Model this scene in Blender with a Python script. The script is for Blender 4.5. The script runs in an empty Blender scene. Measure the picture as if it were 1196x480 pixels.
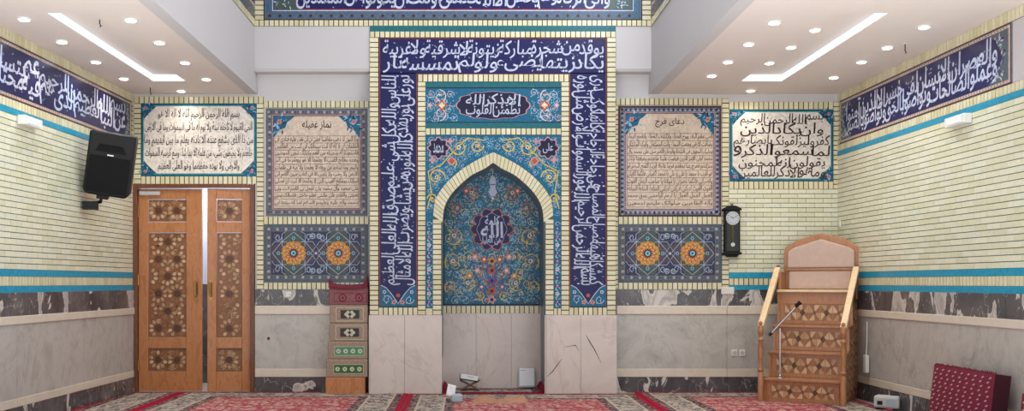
import bpy, bmesh, math, random
from mathutils import Vector, Matrix
PI = math.pi
sc = bpy.context.scene
COL = sc.collection

# ---------------------------------------------------------------- camera, world, light, exposure
DIST, FPX, EYE = 11.5, 1150.0, 1.27          # camera to back wall, focal length in pixels (1196 wide), eye height
cam_d = bpy.data.cameras.new('camera'); cam = bpy.data.objects.new('camera', cam_d); COL.objects.link(cam)
cam.location = (0, -DIST, EYE); cam.rotation_euler = (PI/2, 0, 0)
cam_d.sensor_width = 36; cam_d.lens = 36*FPX/1196
cam_d.shift_x = 53/1196; cam_d.shift_y = 90/1196
cam_d.clip_end = 60
sc.camera = cam
sc.view_settings.view_transform = 'Standard'; sc.view_settings.look = 'None'
sc.view_settings.gamma = 1; sc.view_settings.use_curve_mapping = False
sc.view_settings.exposure = -0.12
w = bpy.data.worlds.new('hall_light'); sc.world = w; w.use_nodes = True
# the unbuilt rest of the hall: soft daylight, with a brighter lower half added to lift the ceilings
_t = w.node_tree; _tc = _t.nodes.new('ShaderNodeTexCoord'); _sx = _t.nodes.new('ShaderNodeSeparateXYZ'); _r = _t.nodes.new('ShaderNodeMapRange')
_t.links.new(_tc.outputs['Generated'], _sx.inputs[0]); _t.links.new(_sx.outputs['Z'], _r.inputs['Value'])
_r.inputs['From Min'].default_value = -.35; _r.inputs['From Max'].default_value = .05; _r.inputs['To Min'].default_value = 4.2; _r.inputs['To Max'].default_value = 1.15
_t.links.new(_r.outputs[0], _t.nodes['Background'].inputs[1])
_t.nodes['Background'].inputs[0].default_value = (.965, .985, 1.0, 1)

def area(name, loc, rot, sx, sy, power, color):
    l = bpy.data.lights.new(name, 'AREA'); l.shape = 'RECTANGLE'; l.size = sx; l.size_y = sy
    l.energy = power; l.color = color
    o = bpy.data.objects.new(name, l); COL.objects.link(o); o.location = loc; o.rotation_euler = rot
    return o
area('nave_daylight', (1.9, -3.0, 5.25), (0, math.radians(58), 0), 1.0, 5.0, 130, (0.86, 0.93, 1.0))

# ---------------------------------------------------------------- colours and materials
def C(h):
    h = h.lstrip('#'); r = [int(h[i:i+2], 16)/255 for i in (0, 2, 4)]
    return tuple(x/12.92 if x <= .04045 else ((x+.055)/1.055)**2.4 for x in r) + (1,)
class NT:
    def __init__(s, name, rough=.5, spec=.5, metal=0, coat=0):
        s.m = bpy.data.materials.new(name); s.m.use_nodes = True
        s.t = s.m.node_tree; s.b = s.t.nodes['Principled BSDF']
        s.b.inputs['Roughness'].default_value = rough; s.b.inputs['Metallic'].default_value = metal
        s.b.inputs['Specular IOR Level'].default_value = spec; s.b.inputs['Coat Weight'].default_value = coat
        s.b.inputs['Coat Roughness'].default_value = .1
    def n(s, typ, **k):
        nd = s.t.nodes.new(typ)
        for a, v in k.items():
            if a in nd.inputs.keys(): nd.inputs[a].default_value = v
            else: setattr(nd, a, v)
        return nd
    def l(s, a, b): s.t.links.new(a, b)
    def coord(s, scale=(1, 1, 1), rot=(0, 0, 0), kind='Object'):
        tc = s.n('ShaderNodeTexCoord'); mp = s.n('ShaderNodeMapping')
        mp.inputs['Scale'].default_value = scale; mp.inputs['Rotation'].default_value = rot
        s.l(tc.outputs[kind], mp.inputs[0]); return mp.outputs[0]
    def noise(s, vec, scale, detail=5, rough=.55, dist=0):
        n = s.n('ShaderNodeTexNoise', Scale=scale, Detail=detail, Roughness=rough, Distortion=dist)
        s.l(vec, n.inputs['Vector']); return n.outputs['Fac']
    def ramp(s, fac, stops, interp='LINEAR'):
        r = s.n('ShaderNodeValToRGB'); r.color_ramp.interpolation = interp
        e = r.color_ramp.elements
        while len(e) < len(stops): e.new(.5)
        for el, (p, c) in zip(e, stops): el.position = p; el.color = c if len(c) == 4 else C(c)
        s.l(fac, r.inputs[0]); return r.outputs[0]
    def mix(s, f, a, b, mode='MIX'):
        x = s.n('ShaderNodeMix', data_type='RGBA', blend_type=mode)
        for i, v in ((0, f), (6, a), (7, b)):
            if hasattr(v, 'is_linked') or hasattr(v, 'links'): s.l(v, x.inputs[i])
            else: x.inputs[i].default_value = v
        return x.outputs[2]
    def color(s, c):
        if isinstance(c, tuple): s.b.inputs['Base Color'].default_value = c
        else: s.l(c, s.b.inputs['Base Color'])
        return s
    def bump(s, h, strength=.2, dist=.01):
        b = s.n('ShaderNodeBump', Strength=strength, Distance=dist); s.l(h, b.inputs['Height'])
        s.l(b.outputs[0], s.b.inputs['Normal']); return s
def plain(name, col, rough=.5, metal=0, vary=.12, scale=8, **k):
    m = NT(name, rough, metal=metal, **k); c = C(col)
    f = m.noise(m.coord(), scale)
    d = tuple(x*(1-vary) for x in c[:3])+(1,); e = tuple(min(1, x*(1+vary)) for x in c[:3])+(1,)
    m.color(m.ramp(f, [(.3, d), (.7, e)])); return m.m
def tile(name, col, rough=.28): return plain(name, col, rough, vary=.18, scale=30, spec=.28)
def wood(name, a, b, rough=.38, sc_=(1.2, 1.2, .35), k=9):
    m = NT(name, rough, coat=.25); v = m.coord(sc_)
    n1 = m.noise(v, k, 6, .6, 1.5); n2 = m.noise(m.coord((30, 30, 2)), 4, 3)
    base = m.ramp(n1, [(.3, a), (.5, b), (.62, a), (.75, b)])
    m.color(m.mix(.25, base, m.ramp(n2, [(.35, a), (.7, b)]))); m.bump(n2, .08); return m.m
def emit(name, col, s):
    m = NT(name); m.b.inputs['Emission Color'].default_value = C(col); m.b.inputs['Emission Strength'].default_value = s
    m.color(C(col)); return m.m
def brickmat(name, cols, rough=.22):
    m = NT(name, rough, coat=.15); g = m.n('ShaderNodeNewGeometry')
    k = len(cols)
    base = m.ramp(g.outputs['Random Per Island'], [(i/k, c) for i, c in enumerate(cols)], 'CONSTANT')
    f = m.noise(m.coord(), 40)
    m.color(m.mix(.5, base, m.mix(1, base, m.ramp(f, [(.3, (.8, .8, .8, 1)), (.7, (1, 1, 1, 1))]), 'MULTIPLY'))); return m.m
M = {}
M['brick'] = brickmat('cream_glazed_brick', ['#dcd4b0', '#d6cea8', '#e0d9b8', '#d9d2b0', '#d0c8a0', '#ddd5b3'])
M['brick_field'] = brickmat('pale_glazed_brick', ['#dedcc2', '#dad8bb', '#e2e0c8', '#dcdcc6', '#d7d5b6', '#e0dec5'])
M['joint'] = plain('dark_joint', '#3c372c', .8)
M['joint_teal'] = plain('teal_joint', '#3d6466', .8)
M['plaster'] = plain('white_plaster', '#c0bcbd', .85, vary=.015, scale=1.5)
M['ceiling'] = plain('ceiling_plaster', '#dcd0c9', .85, vary=.02, scale=1.5)
M['teal'] = tile('teal_tile', '#1d636c'); M['cyan'] = tile('blue_tile', '#2590b0')
M['teal_dark'] = tile('deep_teal_tile', '#156072'); M['niche'] = tile('niche_blue_tile', '#125f7e')
M['navy'] = tile('navy_tile', '#191a50'); M['ink'] = tile('dark_navy_tile', '#1c1b3a'); M['blue'] = tile('cobalt_tile', '#2b3f8c')
M['white'] = tile('white_glaze', '#b9c0d6', .3); M['cream'] = tile('cream_glaze', '#dcc9ac'); M['black'] = tile('black_line', '#1d1a22')
M['brown'] = tile('brown_line', '#4c2a2c'); M['field'] = tile('beige_tile', '#cdbba9', .3); M['field_light'] = tile('pale_tile', '#ddd6cc', .3)
M['yellow'] = tile('yellow_glaze', '#cdb446'); M['orange'] = tile('orange_glaze', '#bb8744'); M['rust'] = tile('rust_glaze', '#b3543a')
M['pink'] = tile('pink_glaze', '#b98c90'); M['dusk'] = tile('dusk_blue_tile', '#2f3650'); M['grey'] = tile('grey_tile', '#64666e'); M['slate'] = tile('slate_tile', '#4f5a66')
M['green'] = tile('green_tile', '#46534f'); M['steelblue'] = tile('steel_blue_tile', '#47627a'); M['purple'] = tile('purple_glaze', '#6a4a86')
M['lightblue'] = tile('light_blue_glaze', '#74b4cc'); M['text'] = tile('text_black', '#35262a'); M['plum'] = tile('plum_tile', '#4b4450')
def marble(name, a, b, vein, vs=2.2, amt=.5, scale=1.3, rough=.25):
    m = NT(name, rough, coat=.1); v = m.coord()
    n = m.noise(v, scale*2, 8, .65, .8)
    base = m.ramp(n, [(.28, a), (.5, b), (.72, a)])
    v2 = m.noise(m.coord((1, 1, .55), (0.3, .5, .2)), vs, 6, .6, 1.2)
    line = m.ramp(v2, [(.485, (0, 0, 0, 1)), (.5, (amt, amt, amt, 1)), (.515, (0, 0, 0, 1))])
    m.color(m.mix(line, base, C(vein))); return m.m
M['marble'] = marble('grey_beige_marble', '#a5a09a', '#bbb6af', '#8a7c72', 1.6, .3)
M['marble_light'] = marble('pinkish_marble', '#c8bab3', '#d3c7c0', '#94806f', .9, .22, .9, .3)
M['limestone'] = marble('cream_limestone', '#cdc0ae', '#d8ccbc', '#b8a890', 2, .2)
def darkmarble(name, thr):
    m = NT(name, .22, coat=.2)
    n = m.noise(m.coord((1, 1, 1)), 3, 8, .6)
    base = m.ramp(n, [(.3, '#35343a'), (.6, '#5a5658'), (.75, '#77716c')])
    v = m.noise(m.coord((3.2, 3.2, 1.5), (.7, .8, 0)), 1.0, 6, .5, .9)
    v2 = m.noise(m.coord((2, 2, 1), (.7, -.6, 0)), 2.6, 4, .5, .6)
    thin = m.ramp(v2, [(.49, (0, 0, 0, 1)), (.497, (.5, .5, .5, 1)), (.504, (0, 0, 0, 1))])
    line = m.mix(1, m.ramp(v, [(thr, (0, 0, 0, 1)), (thr+.015, (1, 1, 1, 1)), (thr+.07, (.45, .45, .45, 1)), (thr+.12, (.9, .9, .9, 1))]), thin, 'SCREEN')
    m.color(m.mix(line, base, C('#d2cac2'))); return m.m
M['dark_marble'] = darkmarble('dark_veined_marble', .57); M['base_marble'] = darkmarble('dark_base_marble', .62)
M['wood'] = wood('orange_brown_wood', '#a8683c', '#bf8150'); M['wood_dark'] = wood('dark_red_wood', '#5f3622', '#74452c')
M['wood_mid'] = wood('mid_brown_wood', '#9a6542', '#b07a50'); M['pine'] = wood('pine_wood', '#dcbb8c', '#e8cda4')
M['inlay'] = [plain('inlay_tan', '#b48f68', .4), plain('inlay_brown', '#7c5136', .4), plain('inlay_dark', '#57341f', .4), plain('inlay_pale', '#c9aa84', .4), plain('inlay_rust', '#96613e', .4), plain('inlay_ground', '#85593d', .4)]
M['upholstery'] = plain('beige_upholstery', '#c2a99c', .9, vary=.06, scale=20)
M['black_plastic'] = plain('black_plastic', '#0e0f12', .55, spec=.3); M['grille'] = plain('black_grille', '#08090b', .7, scale=400, vary=.5, spec=.2)
M['chrome'] = plain('chrome', '#c8c8c8', .2, 1); M['brass'] = plain('brass', '#a8824a', .3, 1)
M['white_plastic'] = plain('white_plastic', '#dcdad4', .4, vary=.03); M['grey_plastic'] = plain('grey_plastic', '#b9b9b8', .4, vary=.05)
M['dial'] = plain('clock_dial', '#b4bcc0', .3, vary=.03); M['glass_dark'] = plain('dark_glass', '#22282a', .08)
M['red_cloth'] = plain('dark_red_cloth', '#702838', .95, vary=.2, scale=30); M['red_rug'] = plain('red_rug_edge', '#9c2038', .95, vary=.2, scale=50)
M['tan_cloth'] = plain('orange_tan_cloth', '#ad7f64', .9, vary=.15, scale=12); M['paper'] = plain('white_paper', '#e4e6e8', .8, vary=.03)
M['pale_blue'] = plain('pale_blue_plastic', '#9fb0b8', .4, vary=.1); M['wall_beyond'] = plain('pale_blue_wall', '#b9c0d2', .8, vary=.03)
M['rug_beige'] = plain('beige_carpet', '#9c8776', .95, vary=.25, scale=60); M['rug_green'] = plain('green_carpet', '#4f8f6c', .95, vary=.15, scale=50)
M['rug_dkgreen'] = plain('dark_green_carpet', '#3c6434', .95, vary=.15, scale=50); M['rug_maroon'] = plain('maroon_carpet', '#8a5a5e', .95, vary=.2, scale=60)
M['rug_cream'] = plain('cream_wool', '#c8c4ae', .95, vary=.1, scale=60); M['rug_dark'] = plain('dark_wool', '#3c4040', .95, vary=.2, scale=60)
M['lamp_warm'] = emit('warm_lamp', '#fff0dc', 14); M['lamp_cool'] = emit('cool_lamp', '#e6f2ff', 14); M['led'] = emit('led_strip', '#e2f0fa', .85)

# ---------------------------------------------------------------- mesh helpers
class Fr:                                     # a plane in the room: origin, right, up, and the way it faces
    def __init__(s, o, u, v, n): s.o, s.u, s.v, s.n = Vector(o), Vector(u).normalized(), Vector(v).normalized(), Vector(n).normalized()
    def p(s, a, b, d=0): return s.o+s.u*a+s.v*b+s.n*d
WORLD = Fr((0, 0, 0), (1, 0, 0), (0, 0, 1), (0, -1, 0))
class MB:
    def __init__(s): s.v = []; s.f = []; s.m = []; s.mats = []
    def mi(s, mat):
        if mat not in s.mats: s.mats.append(mat)
        return s.mats.index(mat)
    def add(s, vs, fs, mat):
        k = len(s.v); i = s.mi(mat); s.v += [tuple(x) for x in vs]
        for f in fs: s.f.append([k+j for j in f]); s.m.append(i)
    def hexa(s, P, mat):                      # 8 corners: bottom four, top four
        s.add(P, [(3, 2, 1, 0), (4, 5, 6, 7), (0, 1, 5, 4), (1, 2, 6, 5), (2, 3, 7, 6), (3, 0, 4, 7)], mat); return s
    def box(s, x0, x1, y0, y1, z0, z1, mat):
        return s.hexa([(x0, y0, z0), (x1, y0, z0), (x1, y1, z0), (x0, y1, z0), (x0, y0, z1), (x1, y0, z1), (x1, y1, z1), (x0, y1, z1)], mat)
    def fbox(s, F, a0, a1, b0, b1, d0, d1, mat):
        return s.hexa([F.p(a0, b0, d0), F.p(a1, b0, d0), F.p(a1, b0, d1), F.p(a0, b0, d1), F.p(a0, b1, d0), F.p(a1, b1, d0), F.p(a1, b1, d1), F.p(a0, b1, d1)], mat)
    def front(s, F, a0, a1, b0, b1, d0, d1, mat):   # box without its back
        s.add([F.p(a0, b0, d0), F.p(a1, b0, d0), F.p(a1, b1, d0), F.p(a0, b1, d0), F.p(a0, b0, d1), F.p(a1, b0, d1), F.p(a1, b1, d1), F.p(a0, b1, d1)],
              [(4, 5, 6, 7), (0, 1, 5, 4), (1, 2, 6, 5), (2, 3, 7, 6), (3, 0, 4, 7)], mat)
    def prism(s, F, poly, d0, d1, mat):
        n = len(poly)
        s.add([F.p(a, b, d0) for a, b in poly]+[F.p(a, b, d1) for a, b in poly],
              [list(range(n))[::-1], list(range(n, 2*n))]+[(i, (i+1) % n, n+(i+1) % n, n+i) for i in range(n)], mat); return s
    def flat(s, F, poly, d, mat): s.add([F.p(a, b, d) for a, b in poly], [list(range(len(poly)))], mat)
    def tube(s, pts, r, mat, n=10, cap=True):
        pts = [Vector(p) for p in pts]; R = r if isinstance(r, (list, tuple)) else [r]*len(pts)
        vs = []; ref = None
        for i, p in enumerate(pts):
            t = (pts[min(i+1, len(pts)-1)]-pts[max(i-1, 0)]).normalized()
            if ref is None or abs(ref.dot(t)) > .95: ref = Vector((1, 0, 0)) if abs(t.x) < .8 else Vector((0, 1, 0))
            a = t.cross(ref).normalized(); b = t.cross(a); ref = -b.cross(t).cross(t) if False else ref
            vs += [p+(a*math.cos(2*PI*j/n)+b*math.sin(2*PI*j/n))*R[i] for j in range(n)]
        fs = [(i*n+j, i*n+(j+1) % n, (i+1)*n+(j+1) % n, (i+1)*n+j) for i in range(len(pts)-1) for j in range(n)]
        if cap: fs += [list(range(n))[::-1], [(len(pts)-1)*n+j for j in range(n)]]
        s.add(vs, fs, mat); return s
    def lathe(s, c, prof, mat, n=16):         # prof: (radius, height) upward
        s.tube([(c[0], c[1], c[2]+z) for r, z in prof], [r for r, z in prof], mat, n); return s
    def build(s, name, parent=None, smooth=False, bevel=0, loc=None):
        me = bpy.data.meshes.new(name); V = s.v
        me.from_pydata(V, [], s.f)
        for m in s.mats: me.materials.append(m)
        me.polygons.foreach_set('material_index', s.m)
        o = bpy.data.objects.new(name, me); COL.objects.link(o)
        if smooth:
            me.polygons.foreach_set('use_smooth', [True]*len(me.polygons))
            md = o.modifiers.new('split', 'EDGE_SPLIT'); md.split_angle = math.radians(40)
        if bevel:
            md = o.modifiers.new('bevel', 'BEVEL'); md.width = bevel; md.segments = 2; md.limit_method = 'ANGLE'
        if parent: o.parent = parent
        return o
def tag(o, label=None, cat=None, group=None, kind=None):
    if label: o['label'] = label
    if cat: o['category'] = cat
    if group: o['group'] = group
    if kind: o['kind'] = kind
    return o
def struct(o): o['kind'] = 'structure'; return o
def thing(name, loc, rz, label, cat, group=None):
    o = bpy.data.objects.new(name, None); COL.objects.link(o); o.location = loc; o.rotation_euler = (0, 0, rz)
    o.empty_display_size = .1
    return tag(o, label, cat, group)
def dup(o, **k):
    c = o.copy(); COL.objects.link(c)
    for ch in o.children:
        d = dup(ch); d.parent = c
    if 'loc' in k: c.location = k['loc']
    if 'label' in k: c['label'] = k['label']
    return c

# ---------------------------------------------------------------- Arabic writing: joined letter forms turned into flat glaze shapes
_F = {'ا': 'FE8D FE8E', 'آ': 'FE81 FE82', 'أ': 'FE83 FE84', 'إ': 'FE87 FE88', 'ب': 'FE8F FE90 FE91 FE92', 'پ': 'FB56 FB57 FB58 FB59', 'ت': 'FE95 FE96 FE97 FE98',
      'ث': 'FE99 FE9A FE9B FE9C', 'ج': 'FE9D FE9E FE9F FEA0', 'ح': 'FEA1 FEA2 FEA3 FEA4', 'خ': 'FEA5 FEA6 FEA7 FEA8', 'د': 'FEA9 FEAA', 'ذ': 'FEAB FEAC',
      'ر': 'FEAD FEAE', 'ز': 'FEAF FEB0', 'س': 'FEB1 FEB2 FEB3 FEB4', 'ش': 'FEB5 FEB6 FEB7 FEB8', 'ص': 'FEB9 FEBA FEBB FEBC', 'ض': 'FEBD FEBE FEBF FEC0',
      'ط': 'FEC1 FEC2 FEC3 FEC4', 'ظ': 'FEC5 FEC6 FEC7 FEC8', 'ع': 'FEC9 FECA FECB FECC', 'غ': 'FECD FECE FECF FED0', 'ف': 'FED1 FED2 FED3 FED4',
      'ق': 'FED5 FED6 FED7 FED8', 'ک': 'FB8E FB8F FB90 FB91', 'ل': 'FEDD FEDE FEDF FEE0', 'م': 'FEE1 FEE2 FEE3 FEE4', 'ن': 'FEE5 FEE6 FEE7 FEE8',
      'ه': 'FEE9 FEEA FEEB FEEC', 'ة': 'FE93 FE94', 'و': 'FEED FEEE', 'ؤ': 'FE85 FE86', 'ی': 'FBFC FBFD FBFE FBFF', 'ئ': 'FE89 FE8A FE8B FE8C',
      'ء': 'FE80', 'ـ': '0640 0640 0640 0640', 'ى': 'FEEF FEF0'}
_F = {k: [chr(int(x, 16)) for x in v.split()] for k, v in _F.items()}
def shape(s):
    out = []; i = 0; joined = False
    while i < len(s):
        c = s[i]
        if c == 'ل' and i+1 < len(s) and s[i+1] in 'اآأإ':
            base = {'آ': 0xFEF5, 'أ': 0xFEF7, 'إ': 0xFEF9, 'ا': 0xFEFB}[s[i+1]]
            out.append(chr(base+(1 if joined else 0))); joined = False; i += 2; continue
        f = _F.get(c)
        if not f: out.append(c); joined = False; i += 1; continue
        nx = s[i+1] if i+1 < len(s) else ''
        canjoin = len(f) == 4 and nx in _F and nx != 'ء' and nx != ''
        if joined and len(f) > 1: out.append(f[3] if canjoin else f[1])
        else: out.append(f[2] if canjoin else f[0])
        joined = canjoin; i += 1
    return ''.join(out)[::-1]
_tc = bpy.data.curves.new('letters', 'FONT'); _tc.resolution_u = 2
_to = bpy.data.objects.new('letters', _tc); COL.objects.link(_to); _cache = {}
def glyphs(s, bold=0, ar=True):
    key = (s, bold)
    if key in _cache: return _cache[key]
    _tc.body = shape(s) if ar else s; _tc.offset = bold
    bpy.context.view_layer.update()
    me = bpy.data.meshes.new_from_object(_to.evaluated_get(bpy.context.evaluated_depsgraph_get()))
    V = [(v.co.x, v.co.y) for v in me.vertices]; Fs = [list(p.vertices) for p in me.polygons]
    bpy.data.meshes.remove(me)
    _cache[key] = (V, Fs); return _cache[key]

class Art:                                    # flat glazed pattern on one tile part; conv turns drawing units into metres on the plane
    def __init__(s, F, conv=None, base=0.0, step=.0007): s.F = F; s.c = conv or (lambda a, b: (a, b)); s.mb = MB(); s.base = base; s.step = step
    def d(s, L): return s.base+s.step*L
    def poly(s, pts, mat, L=1): s.mb.flat(s.F, [s.c(*p) for p in pts], s.d(L), M[mat])
    def rect(s, x0, x1, y0, y1, mat, L=1): s.poly([(x0, y0), (x1, y0), (x1, y1), (x0, y1)], mat, L)
    def frame(s, x0, x1, y0, y1, t, mat, L=1):
        s.rect(x0, x1, y0, y0+t, mat, L); s.rect(x0, x1, y1-t, y1, mat, L); s.rect(x0, x0+t, y0+t, y1-t, mat, L); s.rect(x1-t, x1, y0+t, y1-t, mat, L)
    def rib(s, pts, wd, mat, L=2, closed=False):
        n = len(pts); vs = []
        for i, p in enumerate(pts):
            a = pts[(i-1) % n] if closed or i else p; b = pts[(i+1) % n] if closed or i < n-1 else p
            dx, dy = b[0]-a[0], b[1]-a[1]; q = math.hypot(dx, dy) or 1
            k = wd[i] if isinstance(wd, list) else wd
            ox, oy = -dy/q*k/2, dx/q*k/2
            vs += [s.F.p(*s.c(p[0]+ox, p[1]+oy), s.d(L)), s.F.p(*s.c(p[0]-ox, p[1]-oy), s.d(L))]
        m = n if closed else n-1
        s.mb.add(vs, [(2*i, 2*i+1, 2*((i+1) % n)+1, 2*((i+1) % n)) for i in range(m)], M[mat])
    def leaf(s, x, y, a, l, wd, mat, L=3):
        pts = []
        for t, k in ((0, 0), (.25, .8), (.5, 1), (.8, .5), (1, 0), (.8, -.3), (.5, -.55), (.25, -.5)):
            bend = .25*l*t*t
            px, py = t*l, k*wd/2+bend
            pts.append((x+px*math.cos(a)-py*math.sin(a), y+px*math.sin(a)+py*math.cos(a)))
        s.poly(pts, mat, L)
    def blob(s, x, y, r, n, amp, mat, L=3, sx=1, sy=1, ph=0, pw=1, k=48):
        pts = []
        for i in range(k):
            t = 2*PI*i/k; c = math.cos(n*t+ph); c = math.copysign(abs(c)**pw, c)
            rr = r*(1+amp*c); pts.append((x+sx*rr*math.cos(t), y+sy*rr*math.sin(t)))
        s.poly(pts, mat, L); return pts
    def flower(s, x, y, r, a='white', b='rust', n=5, L=4):
        s.blob(x, y, r, n, .22, a, L, k=n*4); s.blob(x, y, r*.5, n, .1, b, L+1, k=10)
    def spiral(s, x, y, r, a0, di, mat, wd, L=2, turns=1.3, leaves=None, core=None):
        pts = []; K = int(16*turns)
        for i in range(K+1):
            t = i/K; rr = r*(1-.78*t); a = a0+di*2*PI*turns*t; pts.append((x+rr*math.cos(a), y+rr*math.sin(a)))
        s.rib(pts, [wd*(1-.4*i/K) for i in range(K+1)], mat, L)
        if leaves:
            for i in range(2, K, 3):
                p = pts[i]; a = a0+di*2*PI*turns*i/K
                s.leaf(p[0], p[1], a+di*(.9 if i % 2 else 2.4), r*.42, r*.2, leaves[i//3 % len(leaves)], L+1)
        if core: s.flower(x, y, r*.22, core, 'blue', L=L+2)
    def text(s, t, x0, x1, y0, y1, mat, L=6, turn=None, bold=.004, tall=0, vspan=None, ar=True):
        V, Fs = glyphs(t, bold, ar)
        if tall: V = [(a+.10*max(0, b_-.1), b_+tall*max(0, b_-.32)) for a, b_ in V]
        if not V: return
        ax = [v[0] for v in V]; ay = [v[1] for v in V]; mnx, mxx, mny, mxy = min(ax), max(ax), min(ay), max(ay)
        if vspan: mny, mxy = vspan
        out = []
        for a, b in V:
            p, q = (a-mnx)/(mxx-mnx), (b-mny)/(mxy-mny)
            if turn is None: X, Y = x0+(x1-x0)*p, y0+(y1-y0)*q
            elif turn == 'cw': X, Y = x0+(x1-x0)*q, y0+(y1-y0)*(1-p)      # starts at y0, runs to y1
            else: X, Y = x0+(x1-x0)*q, y1+(y0-y1)*(1-p) if False else y0+(y1-y0)*(1-p)
            out.append(s.F.p(*s.c(X, Y), s.d(L)))
        s.mb.add(out, Fs, M[mat])
    def stacked(s, up, low, x0, x1, y0, y1, mat, L=6, turn=None, bold=.008, over=1.04, tiers=(.44, 1, 0, .60), tall=.25):
        # two tiers of words, each word drawn out to its share of the band, as carved band scripts are; y0 is the foot of the lower tier (or the start of the line when turned)
        for ti, t in enumerate((up, low)):
            ws = t.split(); W_ = []; H_ = []
            for q in ws:
                V, _ = glyphs(q, bold); W_.append(max(v[0] for v in V)-min(v[0] for v in V)+.16); H_.append(max(v[1] for v in V)-min(v[1] for v in V))
            tot = sum(W_); pos = 0; lo, hi = tiers[2*ti], tiers[2*ti+1]
            for i, q in enumerate(ws):
                f0, f1 = pos/tot, (pos+W_[i])/tot; pos += W_[i]; mid = (f0+f1)/2; hw = (f1-f0)/2*over; a, b_ = max(0, mid-hw), min(1, mid+hw)
                k = min(1, max(.78, H_[i]/.95)); sl = (hi-lo)*(1-k); t0 = lo+sl*(.5 if ti else .7); t1 = t0+(hi-lo)*k
                if turn is None: s.text(q, x1-(x1-x0)*b_, x1-(x1-x0)*a, y0+(y1-y0)*t0, y0+(y1-y0)*t1, mat, L+2*ti, bold=bold, tall=tall)
                else: s.text(q, x0+(x1-x0)*t0, x0+(x1-x0)*t1, y0+(y1-y0)*a, y0+(y1-y0)*b_, mat, L+2*ti, turn, bold, tall)
    def ticks(s, x0, x1, y0, y1, n, ln, mat, L=5, seed=1):
        R = random.Random(seed)
        for i in range(n):
            x, y = R.uniform(x0, x1), R.uniform(y0, y1); a = R.choice((.5, .6, 2.1, .45)); l = ln*R.uniform(.5, 1.1)
            if R.random() < .35: s.blob(x, y, ln*.16, 4, .1, mat, L, k=6)
            else: s.rib([(x, y), (x+l*.5*math.cos(a), y+l*.62*math.sin(a)), (x+l*math.cos(a), y+l*math.sin(a))], [ln*.26, ln*.2, ln*.08], mat, L)
    def build(s, name, parent): return s.mb.build(name, parent)
def garden(art, inside, box, step, seed, stems, leaves, cores, wd=.5, dense=1.0):
    R = random.Random(seed); x0, x1, y0, y1 = box; j = 0; yy = y0+step/2
    while yy < y1:
        xx = x0+step/2+(step/2 if j % 2 else 0)
        while xx < x1:
            x, y = xx+R.uniform(-.12, .12)*step, yy+R.uniform(-.12, .12)*step
            if inside(x, y):
                art.spiral(x, y, step*R.uniform(.42, .5), R.uniform(0, 6.28), R.choice((-1, 1)), R.choice(stems), wd, 2, 1.35, [R.choice(leaves), R.choice(leaves)], R.choice(cores))
            xx += step
        yy += step*.85; j += 1
    for i in range(int(dense*(x1-x0)*abs(y1-y0)/step/step*7)):
        x, y = R.uniform(x0, x1), R.uniform(y0, y1)
        if inside(x, y): art.leaf(x, y, R.uniform(0, 6.28), step*.2, step*.09, R.choice(leaves), 3)

# ---------------------------------------------------------------- bricks
BW, BH, J = .2, .054, .007
def soldiers(mb, F, a0, a1, b0, b1, horizontal=True, depth=.012, pitch=.0572, mat='brick', back='joint'):
    mb.front(F, a0, a1, b0, b1, 0, .004, M[back])
    L = (a1-a0) if horizontal else (b1-b0); n = max(1, round(L/pitch)); p = L/n
    for i in range(n):
        if horizontal: mb.front(F, a0+i*p+.0055, a0+(i+1)*p-.0055, b0+.002, b1-.002, .002, depth, M[mat])
        else: mb.front(F, a0+.002, a1-.002, b0+i*p+.0055, b0+(i+1)*p-.0055, .002, depth, M[mat])
def bond(mb, F, a0, a1, b0, b1, mat='brick_field', back='joint_teal'):
    mb.front(F, a0, a1, b0, b1, 0, .004, M[back]); n = round((b1-b0)/BH); h = (b1-b0)/n
    for r in range(n):
        x = a0-(BW/2 if r % 2 else 0)
        while x < a1:
            q0, q1 = max(x, a0), min(x+BW, a1)
            if q1-q0 > .02: mb.front(F, q0+.002, q1-.002, b0+r*h+.0034, b0+(r+1)*h-.0034, .002, .012, M[mat])
            x += BW

# ---------------------------------------------------------------- planes measured on the photograph
def conv_at(Y):
    k = (DIST+Y)/FPX
    return lambda a, b: ((a-545)*k, EYE+(330-b)*k)
F0 = WORLD; P0 = conv_at(0)
YM, YN = -.2, .37
FM = Fr((0, YM, 0), (1, 0, 0), (0, 0, 1), (0, -1, 0)); PM = conv_at(YM)
FN = Fr((0, YN, 0), (1, 0, 0), (0, 0, 1), (0, -1, 0)); PN = conv_at(YN)
XL, XR = -3.90, 4.34; SL, SR = .033, .018
NEAR = 7.0
uL = Vector((SL, 1, 0)).normalized(); uR = Vector((SR, -1, 0)).normalized()
FL = Fr((XL, 0, 0), uL, (0, 0, 1), (uL.y, -uL.x, 0)); FRt = Fr((XR, 0, 0), uR, (0, 0, 1), (uR.y, -uR.x, 0))
CEIL = 3.47; XF0, XF1 = -2.44, 2.125

# ================================================================= SETTING
fl = MB(); fl.box(-4.9, 5.2, -5.0, 1.2, -.1, -.012, M['marble']); struct(fl.build('floor'))

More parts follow.
